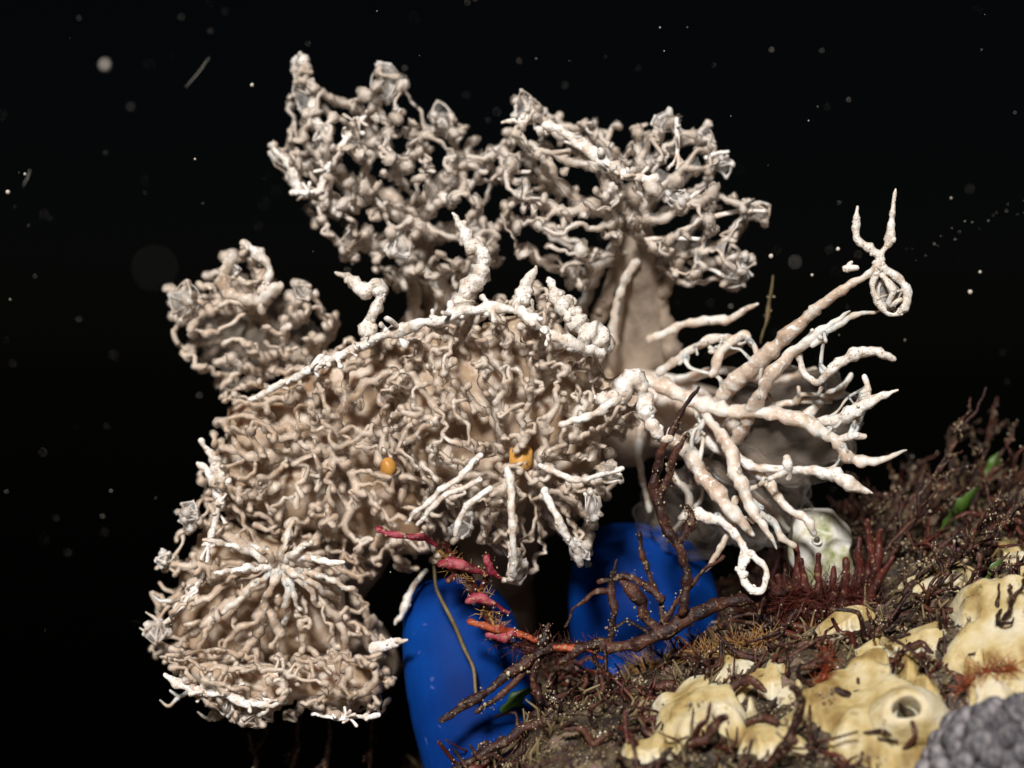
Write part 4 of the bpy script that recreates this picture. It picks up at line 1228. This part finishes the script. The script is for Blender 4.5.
# green blades
for i, (a, b, w, lb) in enumerate([((945, 525), (975, 488), 12, 'bright green blade among dark twigs on the reef crest'), ((985, 575), (1000, 560), 7, 'small green blade beside the high sponge crust'),
                                   ((505, 705), (530, 690), 8, 'dim green blade beside the sandy brown fronds'), ((765, 335), (773, 275), 2.2, 'thin dim olive strand rising behind the hood'), ((985, 480), (1000, 455), 9, 'dim green blade near the top of the reef crest')]):
    y = {2: 2.5, 3: 9.0}.get(i)
    if y is None: y = on_reef(*a)[1] - 0.5
    frond([[(a[0] - 4, a[1] + 8, y, w * 0.4), (a[0] * 0.6 + b[0] * 0.4, a[1] * 0.6 + b[1] * 0.4, y, w), (b[0], b[1], y, w * 0.4)]], lb, mat='olive' if i == 3 else 'green', grains=0 if i != 3 else 8, seed=150 + i, name='green_blade', flat=0.25, wig=0.1)

# turf: uncountable short strands, silt and grains over the reef
rs = np.random.default_rng(900)
turf = {'olive': MB(), 'brown': MB(), 'redbrown': MB()}
silt = MB()
SPC = [(c[0], c[1], a[2] * K * 0.78, a[3] * K * 0.78) for (t, c), a in zip(spo, SP)]
def on_sponge(x, y):
    return any(((x - cx) / rx) ** 2 + ((y - cy) / ry) ** 2 < 1 for cx, cy, rx, ry in SPC)
cnt = 0
while cnt < 2600:
    x, y = rs.uniform(-8, 42), rs.uniform(-26, 22)
    if on_sponge(x, y): continue
    if nz((x, y, 0), 0.35, 4.4) < -0.12: continue
    cnt += 1
    p = np.array([x, y, reef_z(x, y) - 0.1])
    lean = np.array([rs.normal(0.25, 0.5), rs.normal(-0.2, 0.5), 1.0])
    lean /= np.linalg.norm(lean)
    L = rs.uniform(0.5, 1.7) * (1.5 if y > 3 and x > 14 else 1)
    k = ('olive', 'brown', 'redbrown')[rs.choice(3, p=[0.45, 0.4, 0.15] if y < 3 else [0.08, 0.77, 0.15])]  # browner mix at the back imitates the flash fading with distance
    m = p + lean * L * 0.5 + rs.normal(0, 0.15, 3)
    e = p + lean * L + rs.normal(0, 0.25, 3)
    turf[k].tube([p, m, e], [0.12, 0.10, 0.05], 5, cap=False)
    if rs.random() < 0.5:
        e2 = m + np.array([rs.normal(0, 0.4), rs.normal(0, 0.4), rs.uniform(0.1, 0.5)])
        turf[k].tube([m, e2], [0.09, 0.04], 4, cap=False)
    if rs.random() < 0.5:
        silt.blob(e + rs.normal(0, 0.05, 3), rs.uniform(0.02, 0.08), 5, 4, 0.3, 1, cnt)
fz = {'olive': MB(), 'brown': MB()}
Np = 15000
for k in range(Np):
    x, y = rs.uniform(-7, 40), rs.uniform(-25, 20)
    onp = on_sponge(x, y)
    if onp and rs.random() < 0.92: continue
    if nz((x, y, 0), 0.45, 7.7) < rs.uniform(-0.4, 0.3): continue
    p = np.array([x, y, reef_z(x, y) + (0.5 if onp else -0.05)])
    d = np.array([rs.normal(0, 0.7), rs.normal(-0.3, 0.7), rs.uniform(0.2, 1.0)])
    L = rs.uniform(0.2, 0.8)
    e = p + d * L
    m = (p + e) / 2 + rs.normal(0, 0.1, 3)
    w = rs.uniform(0.02, 0.055)
    a1 = np.array([w, 0, 0]); a2 = np.array([-w * 0.5, -w * 0.87, 0]); a3 = np.array([-w * 0.5, w * 0.87, 0])
    fz['olive' if rs.random() < (0.6 if y < 3 else 0.15) else 'brown'].add([p + a1, p + a2, p + a3, m + a1, m + a2, m + a3, e], [(0, 1, 4, 3), (1, 2, 5, 4), (2, 0, 3, 5), (3, 4, 6), (4, 5, 6), (5, 3, 6)])  # fuzz turns browner behind too, flash falloff put into the colour
for k in fz:
    for v_ in (fz[k],):
        if v_.n: turf[k].add(np.vstack(v_.v), v_.f)
cnt = 0
while cnt < 420:
    x, y = rs.uniform(-4, 42), rs.uniform(-24, 18)
    if on_sponge(x, y) and rs.random() < 0.8: continue
    if nz((x, y, 0), 0.22, 9.4) < -0.05: continue
    cnt += 1
    p = np.array([x, y, reef_z(x, y) + 0.1])
    an = rs.uniform(-0.4, 3.5)
    L = rs.uniform(1.2, 3.8)
    d = np.array([math.cos(an), rs.normal(-0.2, 0.4), 0.25 + 0.5 * abs(math.sin(an))]); d /= np.linalg.norm(d)
    pl = smooth_path([p, p + d * L * 0.35 + rs.normal(0, 0.25, 3), p + d * L * 0.7 + rs.normal(0, 0.4, 3), p + d * L + rs.normal(0, 0.5, 3)], 3)
    r0 = rs.uniform(0.10, 0.26)
    k = 'brown' if rs.random() < 0.72 else 'redbrown'
    rr_ = np.linspace(r0, r0 * 0.5, len(pl))
    turf[k].tube(pl, rr_, 6, flat=0.6, rough=0.2)
    grains_on(silt, pl, rr_, 3, rs)
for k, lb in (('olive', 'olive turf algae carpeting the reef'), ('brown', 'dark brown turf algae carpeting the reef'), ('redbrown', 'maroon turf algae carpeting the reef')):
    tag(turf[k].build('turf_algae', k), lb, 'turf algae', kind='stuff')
cnt = 0
while cnt < 5200:
    x, y = rs.uniform(-8, 42), rs.uniform(-26, 22)
    if on_sponge(x, y) and rs.random() < 0.93: continue
    cnt += 1
    if nz((x, y, 0), 0.5, 2.4) < rs.uniform(-0.3, 0.4): continue
    r = rs.uniform(0.02, 0.085) * (2.2 if rs.random() < 0.04 else 1)
    silt.blob((x, y, reef_z(x, y) + r * 0.5 + (0.9 if on_sponge(x, y) else 0.05)), r * rs.uniform(0.7, 1.3, 3), 6, 4, 0.3, 1, cnt)
for k in range(170):
    x, y = rs.uniform(-3, 40), rs.uniform(-25, 14)
    p0 = np.array([x, y, reef_z(x, y) + (rs.uniform(0.6, 1.3) if on_sponge(x, y) else 0.15)])
    w = rs.uniform(0.3, 0.9)
    for q in range(int(34 * w)):
        silt.blob(p0 + rs.normal(0, 1, 3) * np.array([w, w * 0.8, w * 0.35]) * 0.7, rs.uniform(0.02, 0.10) * rs.uniform(0.6, 1.4, 3), 5, 4, 0.5, 1, q + k)
tag(silt.build('sand_grains', 'grain'), 'pale sand grains and silt scattered over the reef', 'sand', kind='stuff')

# ------------------------------------------------------------------ matter drifting in the water
mb_snow = MB()
rs = np.random.default_rng(77)
for k in range(260):
    px, py = rs.uniform(-60, 1084), rs.uniform(-40, 640)
    y = rs.uniform(-30, 60)
    mb_snow.blob(P(px, py, y), rs.uniform(0.012, 0.05) * rs.uniform(0.7, 1.2, 3), 6, 4, 0.3, 1, k)
for k in range(22):
    t = k / 21
    mb_snow.blob(P(905 + 130 * t + rs.normal(0, 3), 255 - 55 * t + rs.normal(0, 6), 9 + rs.normal(0, 2)), rs.uniform(0.012, 0.04), 6, 4, 0.3, 1, k)
for px, py, y, r in [(771, 256, 2, 0.15), (838, 249, 2, 0.13), (812, 275, 3, 0.1), (970, 292, 5, 0.15), (25, 174, 3, 0.09), (8, 192, 3, 0.14), (195, 159, 2, 0.07), (905, 340, 4, 0.1), (980, 272, 6, 0.1), (895, 312, 4, 0.1), (252, 85, 5, 0.12)]:
    mb_snow.blob(P(px, py, y), r, 8, 6, 0.2, 1, px)
tag(mb_snow.build('marine_snow', 'mote'), 'fine pale specks drifting in the black water', 'specks', kind='stuff')
for i, (px, py, y, r, lb) in enumerate([(105, 65, -30, 0.17, 'soft round cream mote drifting in black water left of the tallest lobe'), (155, 268, -72, 0.05, 'large faint hazy mote drifting beside the left lobe'),
                                        (795, 262, 60, 0.12, 'dim brownish mote drifting between the upper lobe and the antler horn')]):
    mb = MB(); mb.blob(P(px, py, y), (r, r, r * 1.2), 12, 9, 0.25, 1, i)
    tag(mb.build('drifting_mote', 'mote', base=P(px, py, y)), lb, 'mote')
for i, (a, b, lb) in enumerate([((186, 87), (209, 58), 'thin straight fibre drifting above the left lobe'), ((23, 186), (30, 170), 'short pale fibre drifting far from the slug')]):
    mb = MB(); mb.tube([P(*a, 14), P((a[0] + b[0]) / 2 + 1, (a[1] + b[1]) / 2, 14), P(*b, 14)], [0.010, 0.016, 0.010], 5)
    tag(mb.build('drifting_fibre', 'mote', base=P(*a, 14)), lb, 'fibre')
